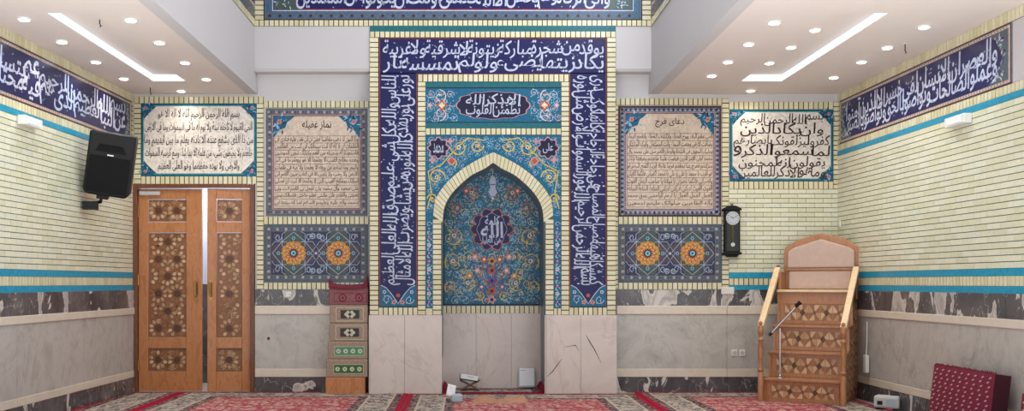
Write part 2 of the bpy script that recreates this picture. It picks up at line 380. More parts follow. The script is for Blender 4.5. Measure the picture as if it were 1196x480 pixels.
wb = MB(); T = .3                             # back wall with openings for the door and the niche
for x0, x1, z0, z1 in ((-4.2, -3.9, 0, CEIL), (-3.9, -2.47, 2.42, CEIL), (-2.47, -1.113, -.012, CEIL), (1.713, 4.6, -.012, CEIL)):
    wb.box(x0, x1, 0, T, z0, z1, M['plaster'])
wb.box(XF0-.12, -1.113, 0, T, CEIL, 5.8, M['plaster']); wb.box(1.713, XF1+.12, 0, T, CEIL, 5.8, M['plaster']); wb.box(-1.113, 1.713, 0, T, 4.222, 5.8, M['plaster'])
wallb = struct(wb.build('wall_back'))
def back_strip(name, z0, z1, mat, spans, d0=.0, d1=.02, bevel=0):
    m = MB()
    for a, b in spans:
        L = b-a; n = max(1, round(L/1.25))
        for i in range(n): m.fbox(F0, a+i*L/n+.0015, a+(i+1)*L/n-.0015, z0, z1, d0+.001, d1, M[mat])
    return m.build(name, wallb, bevel=bevel)
SP = [(-2.47, -1.12), (1.745, 4.325)]
back_strip('base_slab', -.01, .17, 'base_marble', SP, d1=.03)
back_strip('base_moulding', .17, .265, 'limestone', SP, d1=.026, bevel=.004)
back_strip('marble_panel', .265, .90, 'marble', SP, d1=.02)
back_strip('moulding', .90, 1.0, 'limestone', SP, d1=.034, bevel=.006)
back_strip('veined_strip', 1.0, 1.185, 'dark_marble', SP, d1=.024)
b = MB()                                      # brick borders on the back wall
def SB(x0, x1, y0, y1, hor=True):
    a0, b1 = P0(x0, y0); a1, b0 = P0(x1, y1); soldiers(b, F0, a0, a1, b0, b1, hor)
SB(157, 308, 113, 121); SB(165, 300, 206, 215); SB(157, 165, 121, 215, False); SB(300, 308, 121, 338, False)
SB(308, 431, 118, 126); SB(308, 431, 253, 262); SB(308, 431, 330, 338)
SB(719, 843, 115, 123); SB(722, 843, 253, 262); SB(722, 843, 330, 338); SB(717, 722, 123, 338, False)
SB(843, 851, 115, 338, False); SB(851, 973, 119, 128); SB(851, 973, 212, 221); SB(973, 979, 119, 221, False)
SB(851, 978, 325, 333)
a0, b1 = P0(851, 221); a1, b0 = P0(978, 318.5); bond(b, F0, a0, a1, b0, b1)
for y0, y1 in ((318.5, 325), (333, 338.5)):
    a0, b1 = P0(851, y0); a1, b0 = P0(978, y1); b.front(F0, a0, a1, b0, b1, 0, .014, M['cyan'])
b.build('brick_facing', wallb)

def side_wall(F, name, sgn, length):
    wm = MB()
    a, c = (-length, 0) if sgn < 0 else (0, length)
    wm.fbox(F, a-(.0 if sgn < 0 else .3), c+(.3 if sgn < 0 else 0), -.012, CEIL, -.25, 0, M['plaster'])
    wl = struct(wm.build(name))
    def strip(nm, z0, z1, mat, d, seg=1.3, bevel=0):
        m = MB(); n = round(length/seg)
        for i in range(n): m.fbox(F, a+i*length/n+.0015, a+(i+1)*length/n-.0015, z0, z1, .001, d, M[mat])
        return m.build(nm, wl, bevel=bevel)
    strip('base_slab', -.01, .17, 'base_marble', .03, 1.1); strip('base_moulding', .17, .245, 'limestone', .026, 1.3, .004)
    strip('marble_panel', .245, .90, 'marble', .02, 1.3); strip('moulding', .90, .975, 'limestone', .034, 1.3, .006)
    strip('veined_strip', .975, 1.18, 'dark_marble', .024, 1.1)
    m = MB()
    for z0, z1 in ((1.18, 1.24), (1.325, 1.385), (2.745, 2.80)): m.front(F, a, c, z0, z1, 0, .014, M['cyan'])
    m.build('blue_tile_band', wl)
    m = MB(); soldiers(m, F, a, c, 1.24, 1.325); bond(m, F, a, c, 1.385, 2.745)
    soldiers(m, F, a, c, 2.80, 2.875); soldiers(m, F, a, c, 3.375, CEIL)
    e = (-.07, 0) if sgn < 0 else (0, .07)
    soldiers(m, F, e[0], e[1], 2.875, 3.375, False)
    m.build('brick_facing', wl)
    return wl
wallL = side_wall(FL, 'wall_left', -1, NEAR); wallR = side_wall(FRt, 'wall_right', 1, NEAR)

# lower ceilings over the two side bays, with a long light coffer in each
def bay(name, x0, x1, cx0, cx1):
    m = MB(); y0, y1 = -3.46, -.73; Z0, Z1 = CEIL, CEIL+.12
    m.box(x0, x1, -NEAR, y0, Z0, Z1, M['ceiling']); m.box(x0, x1, y1, .0, Z0, Z1, M['ceiling'])
    m.box(x0, cx0, y0, y1, Z0, Z1, M['ceiling']); m.box(cx1, x1, y0, y1, Z0, Z1, M['ceiling'])
    m.box(cx0, cx1, y0, y1, Z0+.075, Z1, M['ceiling'])
    o = struct(m.build(name))
    s = MB()                                  # lit strip around the inside of the coffer
    for q in ((cx0, cx0+.008, y0, y1), (cx1-.008, cx1, y0, y1), (cx0+.008, cx1-.008, y0, y0+.008), (cx0+.008, cx1-.008, y1-.008, y1)):
        s.box(*q, Z0+.008, Z0+.07, M['led'])
    s.build('light_strip', o)
bay('ceiling_left', -4.6, XF0-.121, -3.43, -3.07); bay('ceiling_right', XF1+.121, 5.0, 3.0, 3.45)
n = MB(); n.box(-3.0, 2.7, -NEAR, .3, 5.8, 5.9, M['plaster']); struct(n.build('ceiling'))
for nm, x0, x1 in (('wall_nave_left', XF0-.12, XF0), ('wall_nave_right', XF1, XF1+.12)):
    m = MB(); m.box(x0, x1, -NEAR, 0, CEIL, 5.8, M['plaster']); struct(m.build(nm))
m = MB()                                      # upper back wall stands forward, then slopes back to the wall below
prof = [(0, P0(0, 113)[1]), (.06, PM(0, 84)[1]), (.17, PM(0, 83)[1]), (.19, PM(0, 80)[1]), (.19, 5.8), (0, 5.8)]
Fx = Fr((XF0, 0, 0), (0, -1, 0), (0, 0, 1), (1, 0, 0))
m.prism(Fx, prof, .002, -1.113-XF0, M['plaster']); m.prism(Fx, prof, 1.713-XF0, XF1-XF0-.002, M['plaster']); m.box(-1.1125, 1.7125, -.19, 0, 4.2225, 5.8, M['plaster']); struct(m.build('wall_upper'))

# ================================================================= MIHRAB
mih = thing('mihrab', (0, 0, 0), 0, 'tall tiled prayer niche with navy calligraphy border and pointed arch above marble base', 'mihrab')
def M2(a, b): return PM(a, b)
# carcass: two piers, head over the arch
AX = 576
half_in = [(0, 190), (10, 197), (27, 206), (46, 223.5), (56.5, 241), (59, 260)]       # inner edge of the arch: offset from the centre, height
half_out = [(0, 178), (16, 185.5), (38, 199), (57, 216.7), (67.5, 234), (70, 252)]
def smooth(ps, n=6):
    out = []
    for i in range(len(ps)-1):
        p0, p1, p2, p3 = ps[max(i-1, 0)], ps[i], ps[i+1], ps[min(i+2, len(ps)-1)]
        for k in range(n):
            t = k/n
            out.append(tuple(.5*((2*p1[j])+(-p0[j]+p2[j])*t+(2*p0[j]-5*p1[j]+4*p2[j]-p3[j])*t*t+(-p0[j]+3*p1[j]-3*p2[j]+p3[j])*t**3) for j in (0, 1)))
    return out+[ps[-1]]
hin, hout = smooth(half_in), smooth(half_out)
def curve(h, sg): return [(AX+sg*a, b_) for a, b_ in h]
inner = [(AX-60, 459.5)]+curve(hin, -1)[::-1]+curve(hin, 1)[1:]+[(AX+60, 459.5)]
carc = MB()
outl = [M2(432, 460), M2(432, 30), M2(719, 30), M2(719, 460)]
poly = outl+[M2(*p) for p in inner[::-1]]
# walls of the opening and front face; split at the centre line so that each half is a simple outline
for sg in (-1, 1):
    e = 432 if sg < 0 else 719
    half = [M2(e, 460), M2(e, 30), M2(AX, 30)]+[M2(AX+sg*a, b_) for a, b_ in hin]+[M2(AX+sg*60, 460)]
    carc.prism(Fr((0, 0, 0), (1, 0, 0), (0, 0, 1), (0, -1, 0)), half, -YN, -YM-.004, M['slate'])
carc.box(PM(505, 0)[0], PM(648, 0)[0], YN, YN+.1, -.012, 2.75, M['slate'])
carc.build('masonry', mih)
for e, s_ in ((515, -1), (638, 1)):           # a slab-faced pier each side, with its jamb inside the niche
    mm = MB()
    for x0, x1 in (((431, 472.5), (472.8, 515)) if s_ < 0 else ((638, 678), (678.3, 720))):
        a0, b1 = PM(x0, 368); a1, _ = PM(x1, 460); mm.fbox(FM, a0, a1, -.01, b1, -.001, .018, M['marble_light'])
    a = PM(e, 0)[0]; q = PM(AX+s_*60.2, 0)[0]
    mm.box(min(a, q)-.001, max(a, q)+.004*(-s_), YM-.017, YN-.001, -.01, PM(0, 368)[1], M['marble_light'])
    mm.build('pier_marble', mih)
g = Art(FM, PM, .019, .0004)                  # hairline cracks in the right-hand pier slabs
for pts in ([(638.5, 440), (645, 434), (650, 427), (656, 419)], [(684, 391), (688, 398), (694, 408), (702, 424)], [(660, 405), (672, 403), (676, 410)]):
    g.rib(pts, [.3]+[1.0]*(len(pts)-2)+[.3], 'brown', 1)
g.build('slab_crack', mih)
m = MB()
for x0, x1 in ((517.5, 556), (556.3, 597), (597.3, 634)):
    a0, b1 = PN(x0, 366); a1, _ = PN(x1, 366); m.fbox(FN, a0, a1, -.01, b1, 0, .018, M['marble_light'])
m.build('niche_marble', mih)
# brick borders
b = MB()
def SM(x0, x1, y0, y1, hor=True, F=FM, P=PM):
    a0, b1 = P(x0, y0); a1, b0 = P(x1, y1); soldiers(b, F, a0, a1, b0, b1, hor)
SM(432, 719, 37, 44); SM(432, 442, 44, 368, False); SM(709, 719, 44, 368, False)
SM(488, 664.5, 87, 95.5); SM(488, 497, 95.5, 368, False); SM(655.5, 664.5, 95.5, 368, False)
SM(497, 655.5, 150, 157.5); SM(505.5, 515.5, 256, 368, False); SM(637, 646.5, 256, 368, False)
SM(442, 488, 359, 368); SM(664.5, 709, 359, 368); SM(497, 505.5, 360, 368); SM(646.5, 655.5, 360, 368)
SM(516, 635, 357, 366, True, FN, PN)
no = len(b.f)
# arch ring: wedge bricks between the two curves
def resample(ps, n):
    L = [0]
    for i in range(1, len(ps)): L.append(L[-1]+math.hypot(ps[i][0]-ps[i-1][0], ps[i][1]-ps[i-1][1]))
    out = []
    for k in range(n+1):
        t = L[-1]*k/n; i = 1
        while i < len(L)-1 and L[i] < t: i += 1
        f = (t-L[i-1])/(L[i]-L[i-1]); out.append((ps[i-1][0]+f*(ps[i][0]-ps[i-1][0]), ps[i-1][1]+f*(ps[i][1]-ps[i-1][1])))
    return out
NB = 21
for sg in (-1, 1):
    I, O = resample(hin, NB), resample(hout, NB)
    for k in range(NB):
        g = .06
        q = []
        for (A, f) in ((I, g), (I, 1-g), (O, 1-g), (O, g)):
            a, c = A[k], A[k+1]; q.append(PM(AX+sg*(a[0]+f*(c[0]-a[0])), a[1]+f*(c[1]-a[1])))
        b.prism(FM, q if sg > 0 else q[::-1], .0, .014, M['brick'])
    strip = [PM(AX+sg*a, c) for a, c in I]+[PM(AX+sg*a, c) for a, c in O[::-1]]
    b.flat(FM, strip, .003, M['joint'])
b.build('brick_border', mih)
# dark and red outline around the great band, teal strips
a_ = Art(FM, PM, .0)
a_.rect(432, 719, 30, 37, 'teal', 3)
a_.rect(497, 655.5, 95.5, 103, 'teal', 2); a_.rect(497, 655.5, 143, 150, 'teal', 2)
a_.rect(497, 655.5, 102, 103.2, 'ink', 3); a_.rect(497, 655.5, 142.4, 143.4, 'ink', 3)
a_.build('teal_strip', mih)
# the great calligraphy band
g = Art(FM, PM, .0)
g.rect(442, 709, 44, 87, 'black', 1); g.rect(442, 488, 87, 359, 'black', 1); g.rect(664.5, 709, 87, 359, 'black', 1)
g.rect(444, 707.3, 45.5, 86, 'navy', 3); g.rect(444, 486, 85, 358, 'navy', 3); g.rect(666.5, 707.3, 85, 358, 'navy', 3)
g.rib([(443.4, 358.6), (443.4, 45), (708, 45), (708, 358.6)], .6, 'rust', 4); g.rib([(486.8, 358.6), (486.8, 86.6), (665.6, 86.6), (665.6, 358.6)], .6, 'rust', 4)
for cx in (465, 687):                         # floral foot of each column
    g.poly([(cx-21, 358), (cx-21, 333), (cx-14, 336), (cx-8, 343), (cx-3, 350), (cx, 355), (cx+3, 350), (cx+8, 343), (cx+14, 336), (cx+21, 333), (cx+21, 358)], 'niche', 4)
    g.rib([(cx-20, 333), (cx-14, 336), (cx-8, 343), (cx-3, 350), (cx, 355), (cx+3, 350), (cx+8, 343), (cx+14, 336), (cx+20, 333)], .8, 'white', 5)
    for s_ in (-1, 1):
        g.spiral(cx+s_*13, 350, 5.5, 0, s_, 'white', .7, 5, 1.2, ['lightblue', 'white']); g.flower(cx+s_*5, 353, 2.6, 'pink', 'rust', L=6); g.flower(cx+s_*16, 341, 2, 'white', 'blue', L=6)
    g.blob(cx, 345, 2.2, 6, .2, 'rust', 6)
top1 = 'یوقد من شجرة مبارکة زیتونة لا شرقیة ولا غربیة'
top2 = 'یکاد زیتها یضیء ولو لم تمسسه نار'
g.stacked(top1, top2, 447, 705, 85, 46.5, 'white')
g.ticks(448, 704, 48, 84, 100, 2.6, 'white', 5, 3)
r1 = 'بسم الله الرحمن الرحیم الله نور السموات والارض مثل نوره'
r2 = 'کمشکاة فیها مصباح المصباح فی زجاجة الزجاجة کانها کوکب دری'
g.stacked(r2, r1, 667.5, 706.5, 333, 88, 'white', turn='cw')
g.ticks(668, 705, 90, 332, 110, 2.6, 'white', 5, 4)
l1 = 'نور علی نور یهدی الله لنوره من یشاء ویضرب الله الامثال'
l2 = 'للناس والله بکل شیء علیم صدق الله العلی العظیم'
g.stacked(l2, l1, 485, 445.5, 88, 333, 'white', turn='ccw')
g.ticks(446, 483, 90, 332, 110, 2.6, 'white', 5, 5)
g.build('calligraphy_band', mih)
# cartouche panel
g = Art(FM, PM, .0); g.rect(497, 655.5, 103, 143, 'niche', 1)
garden(g, lambda x, y: abs(x-576) > 44 and 106 < y < 140, (498, 654, 104, 142), 11, 11, ['white', 'lightblue'], ['white', 'pink', 'lightblue'], ['pink', 'white'], .6, 1.2)
for s_ in (-1, 1):
    for dy in (-10, 10): g.spiral(576+s_*62, 123+dy, 8, PI/2*dy/10, s_*dy/10, 'cream', 1, 5, 1.2, ['white', 'pink'])
    g.blob(576+s_*60, 123, 5, 4, .3, 'rust', 7); g.blob(576+s_*60, 123, 3, 4, .2, 'cream', 8); g.flower(576+s_*74, 123, 3, 'pink', 'white')
def cart(r, kk):
    pts = []
    for i in range(64):
        t = 2*PI*i/64; x = math.cos(t); y = math.sin(t); f = 1+.035*math.cos(12*t)
        pts.append((576+(41*kk)*f*math.copysign(abs(x)**.9, x), 123+(15.5*kk)*f*math.copysign(abs(y)**.75, y)))
    return pts
g.poly(cart(0, 1.035), 'pink', 4); g.poly(cart(0, 1.0), 'ink', 5)
g.stacked('الا بذکر الله', 'تطمئن القلوب', 544, 608, 137, 109, 'white'); g.ticks(545, 604, 111, 135, 34, 2.6, 'white', 6, 8)
g.build('cartouche_panel', mih)
# spandrel above the arch and the slim side strips
g = Art(FM, PM, .0)
for s_ in (-1, 1):
    g.poly([(AX, 157.5)]+[(AX+s_*79.2, 157.5), (AX+s_*79.2, 256), (AX+s_*70, 256)]+curve(hout, s_)[::-1], 'niche', 1)
    x0, x1 = (497, 505.5) if s_ < 0 else (646.5, 655.5)
    g.rect(x0, x1, 256, 360, 'niche', 1)
def f_out(x):
    t = abs(x-AX); i = 0
    for i in range(len(hout)-1):
        if hout[i+1][0] >= t: return hout[i][1]+(hout[i+1][1]-hout[i][1])*(t-hout[i][0])/max(.01, hout[i+1][0]-hout[i][0])
    return 400
garden(g, lambda x, y: y < f_out(x)-4 and y > 160, (499, 653, 159, 250), 9, 5, ['lightblue'], ['lightblue', 'white', 'blue'], ['white', 'pink'], .45, 1.4)
for s_ in (-1, 1):
    cx = AX+s_*64
    for (x, y, r, a0, d_) in ((AX+s_*40, 172, 10, 0, 1), (AX+s_*19, 170, 8, PI, -1), (AX+s_*66, 207, 10, PI, 1), (AX+s_*71, 232, 6, 0, -1), (AX+s_*48, 190, 6, 2, 1)):
        g.spiral(x, y, r, a0 if s_ > 0 else PI-a0, d_*s_, 'yellow', 1.4, 6, 1.25, ['yellow', 'orange'], 'cream')
    g.rib([(AX+s_*10, 164), (AX+s_*30, 161), (AX+s_*50, 181), (AX+s_*60, 192), (AX+s_*76, 200), (AX+s_*72, 225), (AX+s_*77, 244)], 1.2, 'yellow', 6)
    g.blob(cx, 173, 12, 8, .13, 'pink', 8); g.blob(cx, 173, 10.6, 8, .13, 'ink', 9); g.text('محمد' if s_ < 0 else 'علی', cx-6, cx+6, 179, 167, 'white', 10); g.ticks(cx-7, cx+6, 166, 180, 14, 2.2, 'white', 9, 77)
    g.blob(AX+s_*48.5, 188, 4.6, 4, .15, 'pink', 8, ph=0); g.blob(AX+s_*48.5, 188, 3, 4, .15, 'rust', 9); g.blob(AX+s_*71, 187, 3.4, 4, .3, 'pink', 8); g.blob(AX+s_*50, 165, 3, 4, .3, 'pink', 8)
    sx = 501.2 if s_ < 0 else 651
    y = 262
    k = 0
    while y < 358:
        g.spiral(sx, y, 3.3, 0, 1 if k % 2 else -1, 'white', .6, 3, 1); g.flower(sx, y+5, 2.4, ('blue', 'purple', 'white')[k % 3], 'pink'); g.leaf(sx-2, y+8, .8, 4, 1.6, 'lightblue', 3); y += 9.5; k += 1
g.build('spandrel', mih)
# niche back
def f_in(x, pad=0):
    t = abs(x-AX)
    if t > 59-pad: return 9999
    for i in range(len(hin)-1):
        if hin[i+1][0] >= t: return hin[i][1]+(hin[i+1][1]-hin[i][1])*(t-hin[i][0])/max(.01, hin[i+1][0]-hin[i][0])
    return 260
NX = 574.5
g = Art(FN, PN, .0)
g.rect(510, 640, 185, 357, 'niche', 1)
nf = MB()
g.rib([(517.5, 355.5), (633.5, 355.5)], 1.6, 'ink', 4); g.rib([(518.3, 356), (518.3, 240)], 1, 'ink', 4); g.rib([(632.3, 356), (632.3, 240)], 1.2, 'ink', 4)
okk = lambda x, y: 520 < x < 631 and y < 352 and y > f_in(x)+5
garden(g, okk, (519, 632, 192, 354), 12, 21, ['yellow', 'grey', 'lightblue', 'black'], ['yellow', 'lightblue', 'white', 'grey', 'teal_dark'], ['rust', 'cream', 'yellow', 'lightblue'], .7, .9)
garden(g, okk, (519, 632, 192, 354), 7.5, 24, ['teal_dark', 'lightblue'], ['lightblue', 'white', 'teal_dark'], ['white', 'teal_dark'], .4, .3)
for s_ in (-1, 1):
    for (dx, y, r, d_) in ((24, 225, 9, 1), (40, 243, 8, -1), (44, 275, 11, 1), (45, 305, 11, -1), (28, 330, 10, 1), (48, 335, 8, -1), (26, 300, 8, -1), (14, 345, 6, 1), (33, 318, 6, 1)):
        g.spiral(NX+s_*dx, y, r, 1 if s_ > 0 else PI-1, d_*s_, 'yellow' if y > 250 else 'rust', 1.1, 7, 1.2, ['yellow', 'grey', 'rust'], 'cream')
    for (dx, y, c_) in ((17, 316, 'pink'), (26, 322, 'orange'), (9, 303, 'rust'), (30, 211+12, 'rust'), (12, 335, 'purple'), (20, 300, 'pink')): g.flower(NX+s_*dx, y, 3.4, c_, 'cream', 6, 9)
    g.rib([(NX, 345), (NX+s_*6, 330), (NX+s_*14, 322), (NX+s_*9, 308), (NX+s_*16, 300), (NX+s_*20, 292)], 1.2, 'rust', 8)
    g.rib([(NX+s_*2, 350), (NX+s_*12, 340), (NX+s_*20, 325), (NX+s_*17, 308), (NX+s_*26, 298)], 1.2, 'purple', 8)
    g.rib([(NX+s_*3, 300), (NX+s_*5, 318), (NX+s_*2, 338)], 1.8, 'purple', 8)
for y, c_ in ((305, 'orange'), (316, 'rust'), (328, 'purple'), (340, 'rust'), (350, 'pink')): g.blob(NX, y, 4.4, 5, .25, c_, 9); g.blob(NX, y, 2, 5, .2, 'ink', 10)
g.blob(NX, 268, 22.5, 10, .09, 'rust', 10, sx=1.05, sy=1.05); g.blob(NX, 268, 21.5, 10, .09, 'navy', 11, sx=1.05, sy=1.05)
for i in range(10):
    t = 2*PI*(i+.5)/10; g.flower(NX+20.3*math.cos(t), 268+20.3*math.sin(t), 1.5, 'rust', 'pink', 5, 12)
g.poly([(NX+17*math.cos(t)*(1+.05*math.cos(8*t)), 268+18.5*math.sin(t)*(1+.05*math.cos(8*t))) for t in [2*PI*i/48 for i in range(48)]], 'white', 13)
g.poly([(NX+16.6*math.cos(t)*(1+.05*math.cos(8*t)), 268+18.1*math.sin(t)*(1+.05*math.cos(8*t))) for t in [2*PI*i/48 for i in range(48)]], 'navy', 14)
g.text('کلمة', NX-8, NX+9, 263, 252, 'white', 15, bold=.02); g.text('الله', NX-13, NX+13, 278, 259, 'white', 16, bold=.025); g.text('هی العلیا', NX-11, NX+11, 286, 276, 'white', 15, bold=.02)
g.ticks(NX-12, NX+10, 255, 282, 12, 2, 'white', 15, 9)
# painted hanging lamp under the point of the arch
g.rib([(NX+1, 196), (NX+1, 206)], .7, 'cream', 10); g.poly([(NX-1, 206), (NX+3, 206), (NX+5, 212), (NX+4, 219), (NX+6, 225), (NX+3, 229), (NX-1, 229), (NX-4, 225), (NX-2, 219), (NX-3, 212)], 'white', 11)
g.flower(NX+1, 197, 2.4, 'pink', 'white', 4, 12); g.rect(NX-2, NX+4, 215, 216.2, 'steelblue', 12); g.blob(NX+1, 231.5, 1.6, 4, .2, 'cream', 11)
g.build('niche_tilework', mih)

# ================================================================= TILE PANELS ON THE WALLS
def corner(art, x, y, sx, sy, s, seed):       # blue floral corner of a text panel
    pts = [(x, y)]
    for i in range(9):
        t = i/8*PI/2; r = s*(1-.22*abs(math.sin(2*t))-.0)*(1+.09*math.cos(8*t)); pts.append((x+sx*r*math.cos(t), y+sy*r*math.sin(t)))
    art.poly(pts, 'niche', 4); art.rib(pts[1:], .7, 'steelblue', 5)
    art.flower(x+sx*s*.3, y+sy*s*.3, s*.13, 'pink', 'rust', 6, 6); R = random.Random(seed)
    for k in range(26):
        a = R.uniform(0, PI/2); r = R.uniform(.3, .85)*s; art.leaf(x+sx*r*math.cos(a), y+sy*r*math.sin(a), R.uniform(0, 6.28), s*.26, s*.1, R.choice(['lightblue', 'lightblue', 'blue', 'navy', 'white', 'steelblue']), 5)
def panel_base(name, label, group=None):
    return thing(name, (0, 0, 0), 0, label, 'tile panel', group)
def slab(par, F, P, x0, x1, y0, y1, mat, nm='backing'):
    a0, b1 = P(x0, y0); a1, b0 = P(x1, y1); m = MB(); m.fbox(F, min(a0, a1), max(a0, a1), min(b0, b1), max(b0, b1), .001, .012, M[mat]); return m.build(nm, par)

def verse_panel(label, x0, x1, y0, y1, lines, rowstep, seed, trim='teal'):
    t = panel_base('verse_tilework', label); slab(t, F0, P0, x0, x1, y0, y1, 'teal')
    g = Art(F0, P0, .012); g.frame(x0, x1, y0, y1, .8, 'teal_dark', 1); g.frame(x0+2.6, x1-2.6, y0+2.6, y1-2.6, .6, 'lightblue', 1)
    w_, h_ = x1-x0, y1-y0; c = 15
    e = 3.4
    g.poly([(x0+e+c, y0+e), (x1-e-c, y0+e), (x1-e-c*.6, y0+e+c*.35), (x1-e-c*.3, y0+e+c*.65), (x1-e, y0+e+c), (x1-e, y1-e-c), (x1-e-c*.3, y1-e-c*.65), (x1-e-c*.6, y1-e-c*.35), (x1-e-c, y1-e),
            (x0+e+c, y1-e), (x0+e+c*.6, y1-e-c*.35), (x0+e+c*.3, y1-e-c*.65), (x0+e, y1-e-c), (x0+e, y0+e+c), (x0+e+c*.3, y0+e+c*.65), (x0+e+c*.6, y0+e+c*.35)], 'field_light', 2)
    g.build('border', t)
    for (x, y, sx, sy, q) in ((x0+1, y0+1, 1, 1, 1), (x1-1, y0+1, -1, 1, 2), (x0+1, y1-1, 1, -1, 3), (x1-1, y1-1, -1, -1, 4)):
        g = Art(F0, P0, .012); corner(g, x, y, sx, sy, 15, q+seed); g.build('corner_ornament', t)
    g = Art(F0, P0, .012)
    for i, (s_, ins) in enumerate(lines):
        yb = y0+5+rowstep*(i+1); parts = s_ if isinstance(s_, tuple) else (s_,)
        if len(parts) == 1: g.text(parts[0], x0+4+ins, x1-4-ins, yb, yb-rowstep*.95, 'text', 6, bold=.010, tall=.7)
        else:
            g.stacked(parts[0], parts[1], x0+4+ins, x1-4-ins, yb+1.5, yb-rowstep*1.02, 'text', bold=.008, tall=.5)
        g.ticks(x0+6+ins, x1-8-ins, yb-rowstep*.95, yb-rowstep*.1, int(40), 2.2, 'text', 5, i+seed)
    g.build('lettering', t); return t
verse_panel('pale tile panel of five black verse lines, directly above the wooden double door', 165, 300, 121, 206, [
    ('بسم الله الرحمن الرحیم الله لا اله الا هو', 16), ('الحی القیوم لا تاخذه سنة ولا نوم له ما فی السموات وما فی الارض', 1), ('من ذا الذی یشفع عنده الا باذنه یعلم ما بین ایدیهم وما', 0),
    ('خلفهم ولا یحیطون بشیء من علمه الا بما شاء وسع کرسیه السموات', 1), ('والارض ولا یوده حفظهما وهو العلی العظیم', 16)], 15.1, 3)
verse_panel('pale tile panel with three rows of large black script, above brickwork behind the wooden minbar', 852, 973, 128, 212, [
    (('بسم الله الرحمن الرحیم', 'وان یکاد الذین'), 8), (('کفروا لیزلقونک بابصارهم', 'لما سمعوا الذکر و'), 0), (('یقولون انه لمجنون', 'وما هو الا ذکر للعالمین'), 6)], 25, 9)

def prayer_panel(label, x0, x1, y0, y1, title, lines, kind):
    t = panel_base('prayer_tilework', label); slab(t, F0, P0, x0, x1, y0, y1, 'slate' if kind == 1 else 'brown')
    g = Art(F0, P0, .012); bw = 9
    if kind == 1: g.frame(x0+1, x1-1, y0+1, y1-1, bw-1.5, 'grey', 1)
    else: g.frame(x0+2, x1-2, y0+2, y1-2, bw-2.5, 'steelblue', 1)
    X0, X1, Y0, Y1 = x0+bw, x1-bw, y0+bw, y1-bw
    g.frame(X0-1.6, X1+1.6, Y0-1.6, Y1+1.6, .8, 'pink', 3); g.rect(X0-.6, X1+.6, Y0-.6, Y1+.6, 'brown', 2); g.rect(X0, X1, Y0, Y1, 'field', 3)
    if kind == 1:
        k = 0
        for (ax, p0, p1, q) in (('h', x0+3, x1-3, y0+4.2), ('h', x0+3, x1-3, y1-4.2), ('v', y0+6, y1-6, x0+4.2), ('v', y0+6, y1-6, x1-4.2)):
            z = p0
            while z < p1:
                a, c = (z, q) if ax == 'h' else (q, z)
                g.blob(a, c, 1.5, 4, .3, ('field', 'slate', 'grey')[k % 3], 4, k=8, ph=0); g.blob(a, c, .7, 4, .3, 'navy', 5, k=6); z += 3.1; k += 1
    else:
        for (ax, p0, p1, q, di) in (('h', x0+2, x1-2, y0+5.2, 1), ('h', x0+2, x1-2, y1-5.2, -1), ('v', y0+2, y1-2, x0+5.2, 1), ('v', y0+2, y1-2, x1-5.2, -1)):
            nn = round((p1-p0)/5.5); st = (p1-p0)/nn; pts = []
            for i in range(nn*4+1):
                z = p0+i*st/4; o_ = di*2.4*math.sin(i*PI/2); a, c = (z, q+o_) if ax == 'h' else (q+o_, z); pts.append((a, c))
            g.rib(pts, .8, 'pink', 4)
            for i in range(nn):
                z = p0+(i+.25)*st; a, c = (z, q-di*.5) if ax == 'h' else (q-di*.5, z); g.blob(a, c, 1.5, 4, .3, 'ink' if i % 2 else 'plum', 4, k=8)
                z = p0+(i+.75)*st; a, c = (z, q+di*.5) if ax == 'h' else (q+di*.5, z); g.blob(a, c, 1.3, 4, .3, 'lightblue', 4, k=8)
    g.build('border', t)
    for q in ((X0, Y0, 1, 1, 22, 31), (X1, Y0, -1, 1, 22, 32)): g = Art(F0, P0, .012); corner(g, *q); g.build('corner_ornament', t)
    g = Art(F0, P0, .012)
    mx = (X0+X1)/2; g.text(title, mx-17, mx+17, Y0+16, Y0+5, 'text', 6, bold=.012)
    nl = len(lines); r0 = Y0+23; rs = (Y1-2-r0)/nl
    for i, s_ in enumerate(lines):
        yb = r0+rs*(i+1); g.rect(X0+1, X1-1, yb-.15, yb+.25, 'brown', 5); g.text(s_, X0+1.5, X1-1.5, yb-.6, yb-rs*.98, 'text', 6, bold=.010, tall=.4)
        g.ticks(X0+2, X1-4, yb-rs*.9, yb-rs*.2, 16, 1.5, 'text', 5, i)
    g.rect(X0+1, X1-1, r0-.15, r0+.25, 'brown', 5); g.rect(X0+1, X0+1.4, r0, Y1-2, 'brown', 5); g.rect(X1-1.4, X1-1, r0, Y1-2, 'brown', 5)
    g.build('lettering', t)
prayer_panel('beige prayer text panel with grey patterned border, between the wooden door and the mihrab', 311, 429, 127, 252, 'نماز غفیله', [
    'وذا النون اذ ذهب مغاضبا فظن ان لن نقدر علیه فنادی فی', 'الظلمات ان لا اله الا انت سبحانک انی کنت من الظالمین', 'فاستجبنا له ونجیناه من الغم وکذلک ننجی المومنین', 'وعنده مفاتح الغیب لا یعلمها الا هو ویعلم ما فی البر',
    'والبحر وما تسقط من ورقة الا یعلمها ولا حبة فی ظلمات', 'الارض ولا رطب ولا یابس الا فی کتاب مبین اللهم انی', 'اسالک بمفاتح الغیب التی لا یعلمها الا انت ان تصلی', 'علی محمد وآل محمد وان تفعل بی اللهم انت ولی', 'نعمتی والقادر علی طلبتی تعلم حاجتی فاسالک بحق', 'محمد وآله علیه وعلیهم السلام لما قضیتها لی'], 1)
